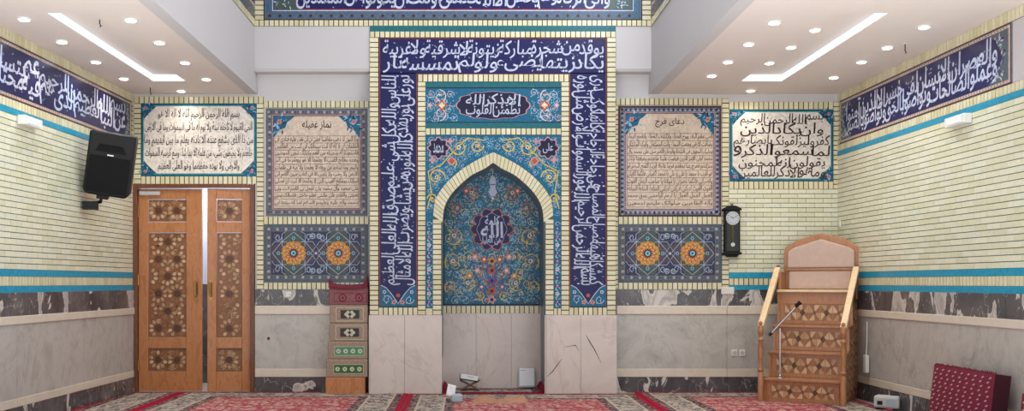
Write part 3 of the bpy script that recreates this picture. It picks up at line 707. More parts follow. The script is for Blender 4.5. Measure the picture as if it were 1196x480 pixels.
prayer_panel('beige prayer text panel with blue zigzag border, between the mihrab and the wall clock', 722, 842, 124, 253, 'دعای فرج', [
    'الهی عظم البلاء وبرح الخفاء وانکشف الغطاء وانقطع الرجاء', 'وضاقت الارض ومنعت السماء وانت المستعان والیک المشتکی', 'وعلیک المعول فی الشدة والرخاء اللهم صل علی محمد وآل', 'محمد اولی الامر الذین فرضت علینا طاعتهم وعرفتنا بذلک', 'منزلتهم ففرج عنا بحقهم فرجا عاجلا قریبا کلمح البصر او',
    'هو اقرب یا محمد یا علی یا علی یا محمد اکفیانی فانکما کافیان', 'وانصرانی فانکما ناصران یا مولانا یا صاحب الزمان الغوث', 'الغوث الغوث ادرکنی ادرکنی ادرکنی الساعة الساعة الساعة', 'العجل العجل العجل یا ارحم الراحمین بحق محمد', 'وآله الطاهرین صلواتک علیهم اجمعین'], 2)

def star_panel(label, x0, x1, y0, y1):
    t = panel_base('geometric_tilework', label); slab(t, F0, P0, x0, x1, y0, y1, 'slate')
    g = Art(F0, P0, .012); g.frame(x0+3.5, x1-3.5, y0+3.5, y1-3.5, 4.5, 'grey', 1)
    k = 0; z = x0+6
    while z < x1-5:
        for yy in (y0+5.7, y1-5.7): g.blob(z, yy, 1.6, 4, .35, ('field', 'slate', 'steelblue')[k % 3], 3, k=8); g.blob(z, yy, .6, 4, .3, 'navy', 4, k=6)
        z += 3.3; k += 1
    z = y0+9
    while z < y1-8:
        for xx in (x0+5.7, x1-5.7): g.blob(xx, z, 1.6, 4, .35, ('field', 'slate', 'steelblue')[k % 3], 3, k=8); g.blob(xx, z, .6, 4, .3, 'navy', 4, k=6)
        z += 3.3; k += 1
    g.build('border', t)
    g = Art(F0, P0, .012); X0, X1, Y0, Y1 = x0+8.5, x1-8.5, y0+8.5, y1-8.5; cy = (Y0+Y1)/2; h = Y1-Y0; wq = (X1-X0)/2
    g.rect(X0, X1, Y0, Y1, 'dusk', 2)
    for i, cx in enumerate((X0+wq/2, X0+3*wq/2)):
        A = 13.5; B = h/2
        for (dx, dy) in ((1, 0), (-1, 0), (0, 1), (0, -1)):      # four green lozenges round the rosette square
            px, py = (-dy, dx)
            g.poly([(cx+dx*A+px*A, cy+dy*A+py*A), (cx+dx*(wq/2), cy+dy*B*.98) if 0 else (cx+dx*(B-.3)+px*9, cy+dy*(B-.3)+py*9), (cx+dx*(B-.3)-px*9, cy+dy*(B-.3)-py*9), (cx+dx*A-px*A, cy+dy*A-py*A)], 'green' if dy else 'plum', 3)
            g.rib([(cx+dx*A+px*A, cy+dy*A+py*A), (cx+dx*(B-.5), cy+dy*(B-.5)), (cx+dx*A-px*A, cy+dy*A-py*A)], .55, 'white', 5)
            g.rib([(cx+dx*A-px*9+dx*0, cy+dy*A-py*9), (cx+dx*(B-6)+px*3, cy+dy*(B-6)+py*3)], .4, 'steelblue', 4)
            g.flower(cx+dx*(A+4), cy+dy*(A+4), 2, 'lightblue', 'navy', 6, 6)
        for sx in (-1, 1):
            for sy in (-1, 1):
                g.rib([(cx+sx*A, cy+sy*A), (cx+sx*A, cy+sy*(B-3)), (cx+sx*9, cy+sy*B)], .5, 'white', 5); g.rib([(cx+sx*A, cy+sy*A), (cx+sx*(B-3), cy+sy*A), (cx+sx*B, cy+sy*9)], .5, 'white', 5)
                g.spiral(cx+sx*(A+4.5), cy+sy*(A+5), 4.2, 0, sx*sy, 'white', .7, 5, 1.2, ['lightblue', 'white']); g.spiral(cx+sx*(A+8), cy+sy*(A+7), 2.6, 2, -sx*sy, 'pink', .5, 5, 1)
        g.rect(cx-A, cx+A, cy-A, cy+A, 'green', 3); g.frame(cx-A, cx+A, cy-A, cy+A, .5, 'white', 5)
        g.blob(cx, cy, 14.5, 12, .09, 'brown', 6); g.blob(cx, cy, 13.8, 12, .09, 'orange', 7)
        for q in range(12):
            a = 2*PI*q/12; g.leaf(cx+4.5*math.cos(a), cy+4.5*math.sin(a), a, 7.5, 3, 'rust', 8); g.blob(cx+10.8*math.cos(a+.26), cy+10.8*math.sin(a+.26), 1.1, 4, .1, 'yellow', 8, k=8)
            g.blob(cx+7.5*math.cos(a), cy+7.5*math.sin(a), .8, 4, .1, 'cream', 9, k=6)
        g.blob(cx, cy, 5, 12, .08, 'brown', 9); g.blob(cx, cy, 3, 8, .1, 'lightblue', 10, k=16); g.blob(cx, cy, 1.2, 4, .1, 'ink', 11, k=8)
    mx = (X0+X1)/2
    g.rib([(mx, cy-8), (mx+6, cy), (mx, cy+8), (mx-6, cy)], .5, 'white', 6, True); g.flower(mx, cy, 3, 'plum', 'white', 6, 7)
    for q in range(3):
        for sy in (-1, 1):
            for xx in (mx-4, mx+4): g.spiral(xx, cy+sy*(h/2-5), 3.4, q, (1 if xx > mx else -1), 'white', .6, 5, 1.2, ['lightblue', 'steelblue'])
    g.build('star_pattern', t)
star_panel('dark geometric tile panel with two orange rosettes, below the grey bordered prayer text', 308.5, 430, 262, 329.5)
star_panel('dark geometric tile panel with two orange rosettes, below the blue zigzag bordered prayer text', 721.5, 843, 262, 330)

def frieze(label, F, u0, u1, v0, v1, texts, seed, runs_left=True, edge='brown'):
    t = thing('inscribed_frieze', (0, 0, 0), 0, label, 'tile frieze')
    m = MB(); m.fbox(F, u0, u1, v0, v1, .001, .012, M['grey']); m.build('backing', t)
    g = Art(F, None, .012); g.frame(u0, u1, v0, v1, .012, 'brown', 1); g.frame(u0+.018, u1-.018, v0+.018, v1-.018, .02, 'field', 1)
    k = 0; z = u0+.05
    while z < u1-.04:
        for yy in (v0+.028, v1-.028): g.blob(z, yy, .009, 4, .3, ('slate', 'rust')[k % 2], 3, k=6)
        z += .045; k += 1
    e = .30; X0, X1, Y0, Y1 = u0+.045, u1-.045, v0+.045, v1-.045
    for (xa, xb) in ((X0, X0+e), (X1-e, X1)):
        g.rect(xa, xb, Y0, Y1, 'slate', 2)
        R = random.Random(seed)
        for i in range(60): g.leaf(R.uniform(xa+.02, xb-.04), R.uniform(Y0+.02, Y1-.04), R.uniform(0, 6.28), .05, .02, R.choice(['white', 'lightblue', 'field', 'navy']), 3)
    g.build('border', t)
    g = Art(F, None, .012); cy = (Y0+Y1)/2
    g.poly([(X0+.08, cy), (X0+e*.6, Y0+.05), (X0+e, Y0), (X1-e, Y0), (X1-e*.6, Y0+.05), (X1-.08, cy), (X1-e*.6, Y1-.05), (X1-e, Y1), (X0+e, Y1), (X0+e*.6, Y1-.05)], 'navy', 4)
    a0, a1 = X0+.2, X1-.2; H = Y1-Y0
    g.stacked(texts[0], texts[1], a0-.05, a1+.05, Y0+.01, Y1-.01, 'white', bold=.015, tall=.4, tiers=(.34, 1, 0, .7))
    g.ticks(a0, a1, Y0+.03, Y1-.05, 110, .04, 'white', 5, seed); g.build('lettering', t); return t
frieze('navy calligraphy frieze high on the wall above the black loudspeaker', FL, -3.75, -.075, 2.875, 3.375, ('بسم الله الرحمن الرحیم عم یتسائلون', 'عن النبا العظیم الذی هم فیه مختلفون'), 5)
frieze('navy calligraphy frieze high on the wall above the red cushion', FRt, .075, 3.56, 2.875, 3.375, ('والعصر ان الانسان لفی خسر الا الذین آمنوا', 'وعملوا الصالحات وتواصوا بالحق وتواصوا بالصبر'), 6)
# upper frieze over the mihrab and its two returns along the nave
t = thing('inscribed_frieze', (0, 0, 0), 0, 'wide navy calligraphy frieze at the very top, directly above the mihrab', 'tile frieze')
FU = Fr((0, -.19, 0), (1, 0, 0), (0, 0, 1), (0, -1, 0))
slab(t, FU, PM, 308, 750, -52, 23.5, 'black')
g = Art(FU, PM, .012); g.frame(309, 749, -51, 22.5, 10, 'steelblue', 1); g.frame(309, 749, -51, 22.5, .7, 'grey', 4); g.frame(318, 740, -42, 13, 1, 'white', 3)
x = 315
while x < 745:
    g.rib([(x-6, 21), (x-3, 18), (x, 15.5), (x+3, 18), (x+6, 21)], .8, 'grey', 4); g.blob(x, 18.5, 2, 4, .2, 'brown', 4, k=10); x += 12
g.build('border', t)
g = Art(FU, PM, .012); g.rect(319.5, 738.5, -40.5, 12, 'green', 3)
g.poly([(352, -42+1), (706, -41), (720, -20), (706, 11.5), (352, 11.5), (338, -12)], 'navy', 4)
g.rib([(338, -12), (352, 11.5), (706, 11.5), (720, -20)], 1, 'rust', 5)
R = random.Random(4)
for i in range(90): g.leaf(R.choice([R.uniform(320, 340), R.uniform(716, 736)]), R.uniform(-38, 10), R.uniform(0, 6.28), 4, 1.6, R.choice(['white', 'lightblue', 'field']), 4)
g.stacked('انما یعمر مساجد الله من آمن بالله والیوم الآخر واقام الصلاة', 'وآتی الزکاة ولم یخش الا الله فعسی اولئک ان یکونوا من المهتدین', 346, 712, 10.5, -38, 'white')
g.ticks(350, 706, -36, 9, 170, 3.4, 'white', 5, 12)
g.build('lettering', t)
b = MB()
a0, b1 = PM(300, 23.5); a1, b0 = PM(758, 30.5); soldiers(b, FU, XF0+.003, XF1-.003, b0, b1)
for x0, x1 in ((XF0+.003, PM(308, 0)[0]), (PM(750, 0)[0], XF1-.003)): soldiers(b, FU, x0, x1, PM(0, 23.5)[1], PM(0, -52)[1], False)
b.build('brick_border', t)
zb = PM(0, 30.5)[1]
for sg, X, lab in ((-1, XF0, 'grey blue tile band along the upper nave wall, on the loudspeaker side'), (1, XF1, 'grey blue tile band along the upper nave wall, on the minbar side')):
    F = Fr((X, 0, 0), (0, -sg, 0), (0, 0, 1), (-sg, 0, 0))
    t = thing('tile_band', (0, 0, 0), 0, lab, 'tile band'); q = (.2, 6.0) if sg > 0 else (-6.0, -.2)
    m = MB(); m.fbox(F, q[0], q[1], zb+.075, zb+.8, .001, .012, M['grey']); m.build('backing', t)
    b = MB(); soldiers(b, F, q[0], q[1], zb, zb+.075); b.build('brick_border', t)
    g = Art(F, None, .012); g.rect(q[0], q[1], zb+.095, zb+.11, 'plum', 2); g.rect(q[0], q[1], zb+.22, zb+.235, 'field', 2); g.rect(q[0], q[1], zb+.25, zb+.78, 'navy', 2)
    z = q[0]+.06
    while z < q[1]-.05: g.blob(z, zb+.165, .04, 4, .3, 'plum', 3, k=12); g.blob(z, zb+.165, .02, 4, .3, 'steelblue', 4, k=8); z += .12
    g.ticks(q[0], q[1], zb+.28, zb+.75, 200, .07, 'white', 5, 3); g.build('tile_pattern', t)

# ================================================================= DOOR
m = MB()
a0 = -3.895; a1 = -2.475; zt = 2.42
Fd = F0
m.box(a0, a0+.05, -.03, .12, -.01, zt, M['wood_dark']); m.box(a1-.05, a1, -.03, .12, -.01, zt, M['wood_dark']); m.box(a0+.05, a1-.05, -.03, .12, zt-.045, zt, M['wood_dark'])
struct(m.build('trim_1', bevel=.004))
def girih(mb, F, x0, x1, z0, z1, d, seed, rs=.062):
    R = random.Random(seed); I = M['inlay']
    mb.fbox(F, x0, x1, z0, z1, d-.01, d, I[5])
    for i in range(14): 
        a = x0+(x1-x0)*R.uniform(.1, .9); c = z0+(z1-z0)*R.uniform(.05, .95)
        for k in range(5):
            t_ = 2*PI*k/5+i; q_ = [(a+.035*math.cos(t_), c+.035*math.sin(t_)), (a+.035*math.cos(t_+2.51)+.002, c+.035*math.sin(t_+2.51)), (a+.035*math.cos(t_+2.51), c+.035*math.sin(t_+2.51)+.003), (a+.035*math.cos(t_)-.002, c+.035*math.sin(t_)+.003)]
            if all(x0 < p_[0] < x1 and z0 < p_[1] < z1 for p_ in q_): mb.prism(F, q_, d, d+.003, I[3])
    def put(pts, mat, lift):
        if all(x0+.003 < p[0] < x1-.003 and z0+.003 < p[1] < z1-.003 for p in pts): mb.prism(F, pts, d, d+lift, mat)
    W, H = x1-x0, z1-z0
    nx = max(1, round(W/.235)); dx = W/nx; nz = max(1, round(H/.2)); dz = H/nz
    for j in range(nz+1):
        off = .5 if j % 2 == 0 else 0
        for i in range(-1, nx+2):
            cx, cz = x0+(i+off)*dx, z0+(j+.5)*dz
            star = []
            for k in range(20):
                a = PI*k/10; r = rs*(.78 if k % 2 else .55); star.append((cx+r*math.cos(a), cz+r*math.sin(a)))
            put(star, I[2], .006)
            for k in range(10):
                a = 2*PI*k/10+PI/10; q = rs*1.36; hx, hz = cx+q*math.cos(a), cz+q*math.sin(a); r = .0235
                put([(hx+r*math.cos(a+PI/3*s_)*(1.15 if s_ in (0, 3) else .9), hz+r*math.sin(a+PI/3*s_)*(1.15 if s_ in (0, 3) else .9)) for s_ in range(6)], R.choice([I[0], I[0], I[3], I[4]]), .007)
            for k in range(4):
                a = PI/4+PI/2*k; hx, hz = cx+dx/2*math.copysign(1, math.cos(a))*.98, cz+dz/2*math.copysign(.5, math.sin(a))
                put([(hx+.02*math.cos(PI/3*s_), hz+.02*math.sin(PI/3*s_)) for s_ in range(6)], R.choice([I[0], I[4]]), .005)
def leaf_door(name, x0, x1, px0, px1, rows, hinge_left, ang, handle_x):
    Wd = x1-x0; root = bpy.data.objects.new(name, None); COL.objects.link(root); struct(root)
    hx = x0 if hinge_left else x1; root.location = (hx, .03, 0); root.rotation_euler = (0, 0, ang)
    F = Fr((0, 0, 0), (1, 0, 0), (0, 0, 1), (0, -1, 0)); o = -hx
    X0, X1, Q0, Q1 = x0+o, x1+o, px0+o, px1+o
    m = MB(); zt = 2.365
    m.fbox(F, X0, Q0, 0, zt, -.045, 0, M['wood']); m.fbox(F, Q1, X1, 0, zt, -.045, 0, M['wood'])
    zs = [0]+[v for r in rows for v in r]+[zt]
    for i in range(0, len(zs), 2): m.fbox(F, Q0, Q1, zs[i], zs[i+1], -.045, -.001, M['wood'])
    m.build('leaf_frame', root, bevel=.005)
    for k, (r0, r1) in enumerate(rows):
        m = MB(); girih(m, F, Q0+.004, Q1-.004, r0+.004, r1-.004, -.022, k+(3 if hinge_left else 9)); m.build('carved_panel', root)
    m = MB(); h = handle_x+o
    m.fbox(F, h-.018, h+.018, 1.06, 1.30, .001, .008, M['brass']); m.tube([F.p(h, 1.27, .008), F.p(h, 1.265, .05), F.p(h-.004, 1.2, .055), F.p(h, 1.12, .05), F.p(h, 1.11, .008)], .010, M['brass'])
    tag(m.build('handle', root, smooth=True), 'worn brass pull handle')
    m = MB(); e = X0 if hinge_left else X1
    for z in (.3, 1.3, 2.1): m.tube([F.p(e, z-.06, .006), F.p(e, z+.06, .006)], .011, M['brass'])
    m.build('hinge', root)
    return root, F, o
rows = [(.23, .50), (.63, 1.855), (1.98, 2.245)]
d1, Fdl, o1 = leaf_door('door_1', -3.842, -3.098, -3.73, -3.28, rows, True, math.radians(-1.0), -3.16)
m = MB(); m.fbox(Fdl, .02, .26, 2.29, 2.335, .001, .04, M['grey_plastic']); m.build('door_closer', d1, bevel=.006)
d2, _, _ = leaf_door('door_2', -3.028, -2.53, -2.925, -2.63, rows, False, math.radians(5), -2.985)
m = MB(); m.box(-4.3, -2.0, 1.1, 1.15, -.1, 3.0, M['wall_beyond']); m.box(-4.3, -2.0, 1.09, 1.1, -.1, 1.25, M['base_marble'])
struct(m.build('wall_vestibule'))
area('vestibule_light', (-3.1, .7, 2.6), (0, 0, 0), .8, .4, 30, (.85, .92, 1.0))

# ================================================================= CARPETS
def rug_mat(name, w_, h_, field, seed, edge='#a01f38'):
    m = NT(name, .95); m.b.inputs['Specular IOR Level'].default_value = .1
    tc = m.n('ShaderNodeTexCoord'); sp = m.n('ShaderNodeSeparateXYZ'); m.l(tc.outputs['Object'], sp.inputs[0])
    def mth(op, a, b_=None):
        x = m.n('ShaderNodeMath', operation=op)
        for i, v in enumerate((a, b_)):
            if v is None: continue
            if isinstance(v, (int, float)): x.inputs[i].default_value = v
            else: m.l(v, x.inputs[i])
        return x.outputs[0]
    dx = mth('SUBTRACT', w_/2, mth('ABSOLUTE', sp.outputs[0])); dy = mth('SUBTRACT', h_/2, mth('ABSOLUTE', sp.outputs[1]))
    d = mth('MINIMUM', dx, dy)
    def fl(c1, c2, c3, sc_):
        v = m.n('ShaderNodeTexVoronoi', Scale=sc_); m.l(tc.outputs['Object'], v.inputs['Vector'])
        n_ = m.noise(tc.outputs['Object'], sc_*1.7, 3)
        a = m.ramp(v.outputs['Distance'], [(0, c1), (.3, c1), (.31, c2), (.48, c2), (.49, c3)], 'CONSTANT')
        return m.mix(.45, a, m.ramp(n_, [(0, c3), (.45, c2), (.55, c1)], 'CONSTANT'))
    border = fl('#a3958a', '#40323a', '#c2b4a6', 11); inner = fl(field, '#c9a898', '#9b3448', 8); band = fl('#b9a892', '#6b3a44', '#3f3640', 16)
    mask = lambda t0, t1: m.ramp(d, [(0, (0, 0, 0, 1)), (t0/2, (1, 1, 1, 1)), (t1/2, (0, 0, 0, 1))], 'CONSTANT')
    dh = mth('MULTIPLY', d, .5)
    mk = lambda st: m.ramp(dh, st, 'CONSTANT')
    B, W_ = (0, 0, 0, 1), (1, 1, 1, 1)
    col = m.mix(mk([(0, B), (.025, W_)]), C(edge), band)
    col = m.mix(mk([(0, B), (.065, W_)]), col, C('#b7a894'))
    col = m.mix(mk([(0, B), (.078, W_)]), col, border)
    col = m.mix(mk([(0, B), (.20, W_)]), col, C('#b9ac9c'))
    col = m.mix(mk([(0, B), (.212, W_)]), col, band)
    col = m.mix(mk([(0, B), (.26, W_)]), col, inner)
    col = m.mix(mk([(0, B), (.28, W_)]), col, inner)
    m.color(col); m.bump(m.noise(tc.outputs['Object'], 180, 2), .5, .01); return m.m
def rug(label, x0, x1, y0, y1, field, z=0, thick=.012, seed=0, curl=None, edge='#a01f38', mat=None):
    w_, h_ = x1-x0, y1-y0; mat = mat or rug_mat('carpet_%s' % ['red', 'rose', 'crimson', 'wine'][seed % 4], w_, h_, field, seed, edge)
    nx, ny = 60, 30; mb = MB(); R = random.Random(seed); vs = []; fs = []
    for j in range(ny+1):
        for i in range(nx+1):
            x = -w_/2+w_*i/nx; y = -h_/2+h_*j/ny
            zz = thick+.0015*math.sin(x*5+seed)*math.sin(y*4)
            if curl: zz += curl(x+w_/2, y-h_/2)
            if j == ny: y += .006*math.sin(x*9+seed)
            vs.append((x, y, zz))
    for j in range(ny):
        for i in range(nx): fs.append((j*(nx+1)+i, j*(nx+1)+i+1, (j+1)*(nx+1)+i+1, (j+1)*(nx+1)+i))
    rim = list(range(nx+1))+[j*(nx+1)+nx for j in range(1, ny+1)]+[ny*(nx+1)+i for i in range(nx-1, -1, -1)]+[j*(nx+1) for j in range(ny-1, 0, -1)]
    k = len(vs); vs += [(vs[i][0], vs[i][1], 0) for i in rim]; n_ = len(rim)
    fs += [(rim[i], k+i, k+(i+1) % n_, rim[(i+1) % n_]) for i in range(n_)]
    mb.add(vs, fs, mat); o = mb.build('carpet'); o.location = ((x0+x1)/2, (y0+y1)/2, z)
    tag(o, label, 'carpet')
    return o
Zf = -.012
rug('red and grey patterned carpet in front of the wooden double door', -3.29, -.665, -4.4, -.05, '#9c2440', Zf, seed=1)
rug('red patterned carpet in front of the mihrab, under the tan cloth', -.655, 1.945, -4.6, -.235, '#a01e38', Zf, seed=2)
rug('red and grey patterned carpet under the wooden minbar', 1.955, 4.22, -4.4, -.05, '#9c2840', Zf, seed=3)
rug('narrow strip of red carpet along the wall below the loudspeaker', -3.93, -3.30, -4.4, -.05, '#a83c50', Zf, seed=0)
def nc(x, y): 
    e = min(x, 1.19-x); return .10*math.exp(-(e/.05)**2)*(1 if y > -.55 else 0)
rug('small crimson rug filling the floor of the mihrab recess', -.268, .895, -.175, .335, '#7c1d30', Zf+.0, seed=4, edge='#7c1d30', curl=lambda x, y: .09*math.exp(-(min(x, 1.163-x)/.045)**2))

# ================================================================= MINBAR
mb_root = thing('minbar', (3.19, -.93, 0), math.radians(-31), 'stepped wooden minbar with inlaid risers and padded pointed back, in the room corner', 'pulpit')
W, TD = .80, .20; HZ = [.25, .527, .805, 1.19]; LT = .93
FF = Fr((0, 0, 0), (1, 0, 0), (0, 0, 1), (0, -1, 0))
I = M['inlay']
def star_inlay(mb, F, x0, x1, z0, z1, d, nx, nz, inside=None, seed=1):
    dx, dz = (x1-x0)/nx, (z1-z0)/nz; R = random.Random(seed)
    for i in range(nx):
        for j in range(nz):
            cx, cz = x0+(i+.5)*dx, z0+(j+.5)*dz; h, v = dx/2*.94, dz/2*.94
            if inside and not inside(cx, cz, dx/2, dz/2): continue
            cs = [(-h, -v), (0, -v), (h, -v), (h, 0), (h, v), (0, v), (-h, v), (-h, 0)]
            for k in range(8):
                a, c = cs[k], cs[(k+1) % 8]
                mb.prism(F, [(cx, cz), (cx+a[0], cz+a[1]), (cx+c[0], cz+c[1])], d, d+.002, (I[0], I[4], I[3], I[4])[(k+(i+j)) % 4])
            q = .5 if (i+j) % 2 else .36
            mb.prism(F, [(cx-h*q, cz), (cx, cz-v*q), (cx+h*q, cz), (cx, cz+v*q)], d+.002, d+.004, I[2] if (i % 2) else I[1])
for k in range(4):                            # risers
    z0 = 0 if k == 0 else HZ[k-1]; z1 = HZ[k]-.028; y = k*TD
    m = MB(); F = Fr((0, y, 0), (1, 0, 0), (0, 0, 1), (0, -1, 0))
    m.fbox(F, .03, W-.03, z0+.001, z1, -.03, -.008, M['wood_mid'])
    hi = z1-(.10 if k == 3 else .0)
    m.fbox(F, .03, W-.03, z0+.001, z0+.035, -.008, .0, M['wood_mid']); m.fbox(F, .03, W-.03, hi-.03, z1, -.008, .0, M['wood_mid'])
    m.fbox(F, .03, .075, z0+.036, hi-.031, -.008, 0, M['wood_mid']); m.fbox(F, W-.075, W-.03, z0+.036, hi-.031, -.008, 0, M['wood_mid'])
    r = m.build('riser', mb_root, bevel=.002)
    m = MB(); star_inlay(m, F, .08, W-.08, z0+.04, hi-.035, -.008, 5, 1 if hi-z0 < .24 else 2 if False else 1, seed=k); m.build('inlay', r)
for k in range(3):
    m = MB(); m.box(.0, W, k*TD-.03, (k+1)*TD-.001, HZ[k]-.028, HZ[k], M['wood_mid']); m.build('tread', mb_root, bevel=.006)
m = MB(); m.box(.0, W, 3*TD-.035, LT-.07, HZ[3]-.028, HZ[3], M['pine']); m.build('seat', mb_root, bevel=.006)
prof = [(0, .0), (LT, .0), (LT, HZ[3]-.03), (3*TD, HZ[3]-.03), (3*TD, HZ[2]-.03), (2*TD, HZ[2]-.03), (2*TD, HZ[1]-.03), (TD, HZ[1]-.03), (TD, HZ[0]-.03), (0, HZ[0]-.03)]
def in_prof(cx, cz, h, v):
    k = min(3, int((cx-h)/TD+1e-6)); return cz+v < HZ[max(k, 0)]-.04 and cx-h > .015
for x0, nn in ((0, -1), (W-.028, 1)):
    Fs = Fr((x0, 0, 0), (0, 1, 0), (0, 0, 1), (1, 0, 0))
    m = MB(); m.prism(Fs, prof, 0, .028, M['wood_mid']); o = m.build('side_panel', mb_root)
    Fo = Fr((x0+(.028 if nn > 0 else 0), 0, 0), (0, 1, 0), (0, 0, 1), (nn, 0, 0))
    m = MB(); star_inlay(m, Fo, .03, .03+.125*7, .04, .04+.125*9, .001, 7, 9, in_prof); m.build('inlay', o)
# arm boxes and back
for x0 in (.0, W-.03):
    m = MB(); m.fbox(Fr((x0, 0, 0), (0, 1, 0), (0, 0, 1), (1, 0, 0)), 3*TD+.02, LT-.05, HZ[3]+.001, HZ[3]+.20, .0, .03, M['wood_mid'])
    m.build('armrest', mb_root, bevel=.005)
Fb = Fr((W/2+.02, LT-.06, 0), (1, 0, 0), (0, 0, 1), (0, -1, 0))
bo = [(-.43, HZ[3]-.05), (.43, HZ[3]-.05), (.43, 1.60), (.40, 1.67), (.25, 1.76), (0, 1.83), (-.25, 1.76), (-.40, 1.67), (-.43, 1.60)]
bo = [(max(-.415, min(.415, x)), z) for x, z in bo]
m = MB(); m.prism(Fb, bo, -.045, .0, M['wood_mid'])
br = m.build('backrest', mb_root, bevel=.008)
m = MB(); hexp = [(-.36, 1.435), (.36, 1.435), (.36, 1.62), (.30, 1.665), (0, 1.76), (-.30, 1.665), (-.36, 1.62)]
m.prism(Fb, hexp, .001, .05, M['upholstery']); m.build('back_cushion', br, bevel=.018)
m = MB(); m.fbox(Fb, -.35, .35, HZ[3]+.004, 1.405, .001, .045, M['upholstery']); m.build('lower_cushion', br, bevel=.015)
m = MB(); m.fbox(Fb, -.38, .38, 1.407, 1.432, .001, .055, M['wood_mid']); m.build('rail', br, bevel=.004)
for x in (-.02, W+.02):
    hx = x
    m = MB(); m.lathe((hx, -.05, 0), [(.03, 0), (.03, .30), (.022, .31), (.034, .34), (.02, .37), (.026, .45), (.032, .55), (.022, .64), (.034, .66), (.018, .69), (.028, .73), (.034, .76), (.024, .80), (.012, .815), (.022, .83), (.018, .85), (.004, .86)], M['wood_mid'])
    m.build('newel_post', mb_root, smooth=True)
    m = MB(); p0 = Vector((hx, -.05, .80)); p1 = Vector((hx, .70, 1.43)); d_ = (p1-p0).normalized(); u = Vector((1, 0, 0)); v = d_.cross(u)
    P = []
    for p in (p0, p1):
        for sa, sb in ((-1, -1), (1, -1), (1, 1), (-1, 1)): P.append(p+u*sa*.032+v*sb*.022)
    m.hexa(P, M['pine']); tag(m.build('handrail', mb_root, bevel=.006), 'pale unstained handrail')
    m = MB(); m.lathe((hx, .715, HZ[3]-.10), [(.018, 0), (.018, .30), (.03, .31), (.018, .33), (.026, .355), (.016, .375), (.003, .38)], M['wood_dark']); m.build('rail_post', mb_root, smooth=True)

# microphone on a small boom stand, on the lowest tread
def mloc(x, y, z): return mb_root.matrix_basis @ Vector((x, y, z))
Rm = Matrix.Rotation(math.radians(-31), 4, 'Z')
def mw(x, y, z): v = Rm @ Vector((x, y, z)); return Vector((3.19, -.93, 0))+v
t = thing('microphone_stand', mw(.15, .09, HZ[0]), 0, 'chrome boom microphone stand on the lowest step of the minbar', 'microphone stand')
m = MB(); m.lathe((0, 0, 0), [(.055, 0), (.055, .008), (.02, .02), (.012, .035)], M['chrome'], 20); m.build('base', t, smooth=True)
m = MB(); m.tube([(0, 0, .03), (0, 0, .53)], .009, M['chrome']); m.build('pole', t, smooth=True)
m = MB(); m.tube([(-.095, 0, .475), (.175, 0, .765)], .010, M['chrome']); m.tube([(-.115, 0, .453), (-.09, 0, .48)], .015, M['black_plastic']); m.build('boom', t, smooth=True)
m = MB(); m.tube([(.165, 0, .755), (.19, -.005, .785), (.215, -.01, .81)], [.014, .018, .025], M['black_plastic']); m.tube([(.16, 0, .79), (.2, 0, .77)], .012, M['black_plastic']); m.build('microphone', t, smooth=True)

# ================================================================= CARPETED STEP STAND BY THE MIHRAB
t = thing('step_stand', (-1.365, -.02, 0), 0, 'narrow stepped stand clad in carpet, orange wooden base, against the mihrab', 'stand')
X0, X1 = -.235, .235
lv = [(.0, .19, .27, 'wood', -.005), (.19, .395, .265, 'rug_beige', .0), (.395, .595, .235, 'rug_beige', .012), (.595, .80, .20, 'rug_beige', .025), (.80, 1.01, .17, 'rug_beige', .025), (1.01, 1.22, .14, 'rug_maroon', .015)]
for k, (z0, z1, dp, mt, ins) in enumerate(lv):
    m = MB(); m.box(X0+ins, X1-(.03 if k == 0 else .004), -dp, -.025, z0+(.001 if k else 0), z1, M[mt])
    o = m.build('base' if k == 0 else 'carpeted_step', t, bevel=.012 if k else .004)
    if k == 0: continue
    F = Fr((0, -dp, 0), (1, 0, 0), (0, 0, 1), (0, -1, 0)); g = Art(F, None, .001, .0008); zc = (z0+z1)/2; xc = (X0+ins+X1)/2+.02
    if k in (1, 2):
        g.rect(xc-.17, xc+.17, zc-.06, zc+.045, 'rug_dkgreen' if k == 1 else 'rug_green', 1)
        for q in range(4): g.blob(xc-.125+q*.083, zc-.008, .026, 8, .08, 'rug_cream', 2, k=24); g.blob(xc-.125+q*.083, zc-.008, .01, 4, .1, 'rug_green', 3, k=8)
        g.frame(xc-.17, xc+.17, zc-.06, zc+.045, .005, 'rug_cream', 2)
    elif k in (3, 4):
        g.frame(xc-.17, xc+.15, zc-.08, zc+.08, .006, 'rug_cream', 1); g.rect(xc-.115, xc+.10, zc-.048, zc+.05, 'rug_dark', 2)
        for q in range(6): a = PI*q/3; g.blob(xc-.008+.045*math.cos(a), zc+.026*math.sin(a), .02, 4, .1, 'rug_cream', 3, k=10)
        g.blob(xc-.008, zc, .018, 4, .1, 'rug_dark', 4, k=10)
    else:
        for q in (-.09, .10): g.blob(xc+q, zc-.02, .048, 8, .08, 'red_cloth', 1, k=32); g.blob(xc+q, zc-.02, .032, 8, .08, 'rug_maroon', 2, k=24); g.blob(xc+q, zc-.02, .015, 8, .08, 'red_cloth', 3, k=16)
        g.frame(xc-.19, xc+.19, zc-.07, zc+.035, .006, 'red_cloth', 1)
    g.build('carpet_pattern', o)
m = MB(); vs = []; fs = []; nx = 16                    # sagging red cloth over the top
for j in range(5):
    for i in range(nx+1):
        x = X0+.01+(X1-X0-.02)*i/nx; s_ = 2*i/nx-1
        zt_ = 1.232+.02*s_*s_+(.10*max(0, s_-.75)/.25)+(.05*max(0, -s_-.75)/.25)
        vs.append([(x, -.155, 1.19+.02*s_*s_), (x, -.157, zt_-.02), (x, -.14, zt_), (x, -.06, zt_+.015), (x, -.045, 1.19)][j])
for j in range(4):
    for i in range(nx): fs.append((j*(nx+1)+i, j*(nx+1)+i+1, (j+1)*(nx+1)+i+1, (j+1)*(nx+1)+i))
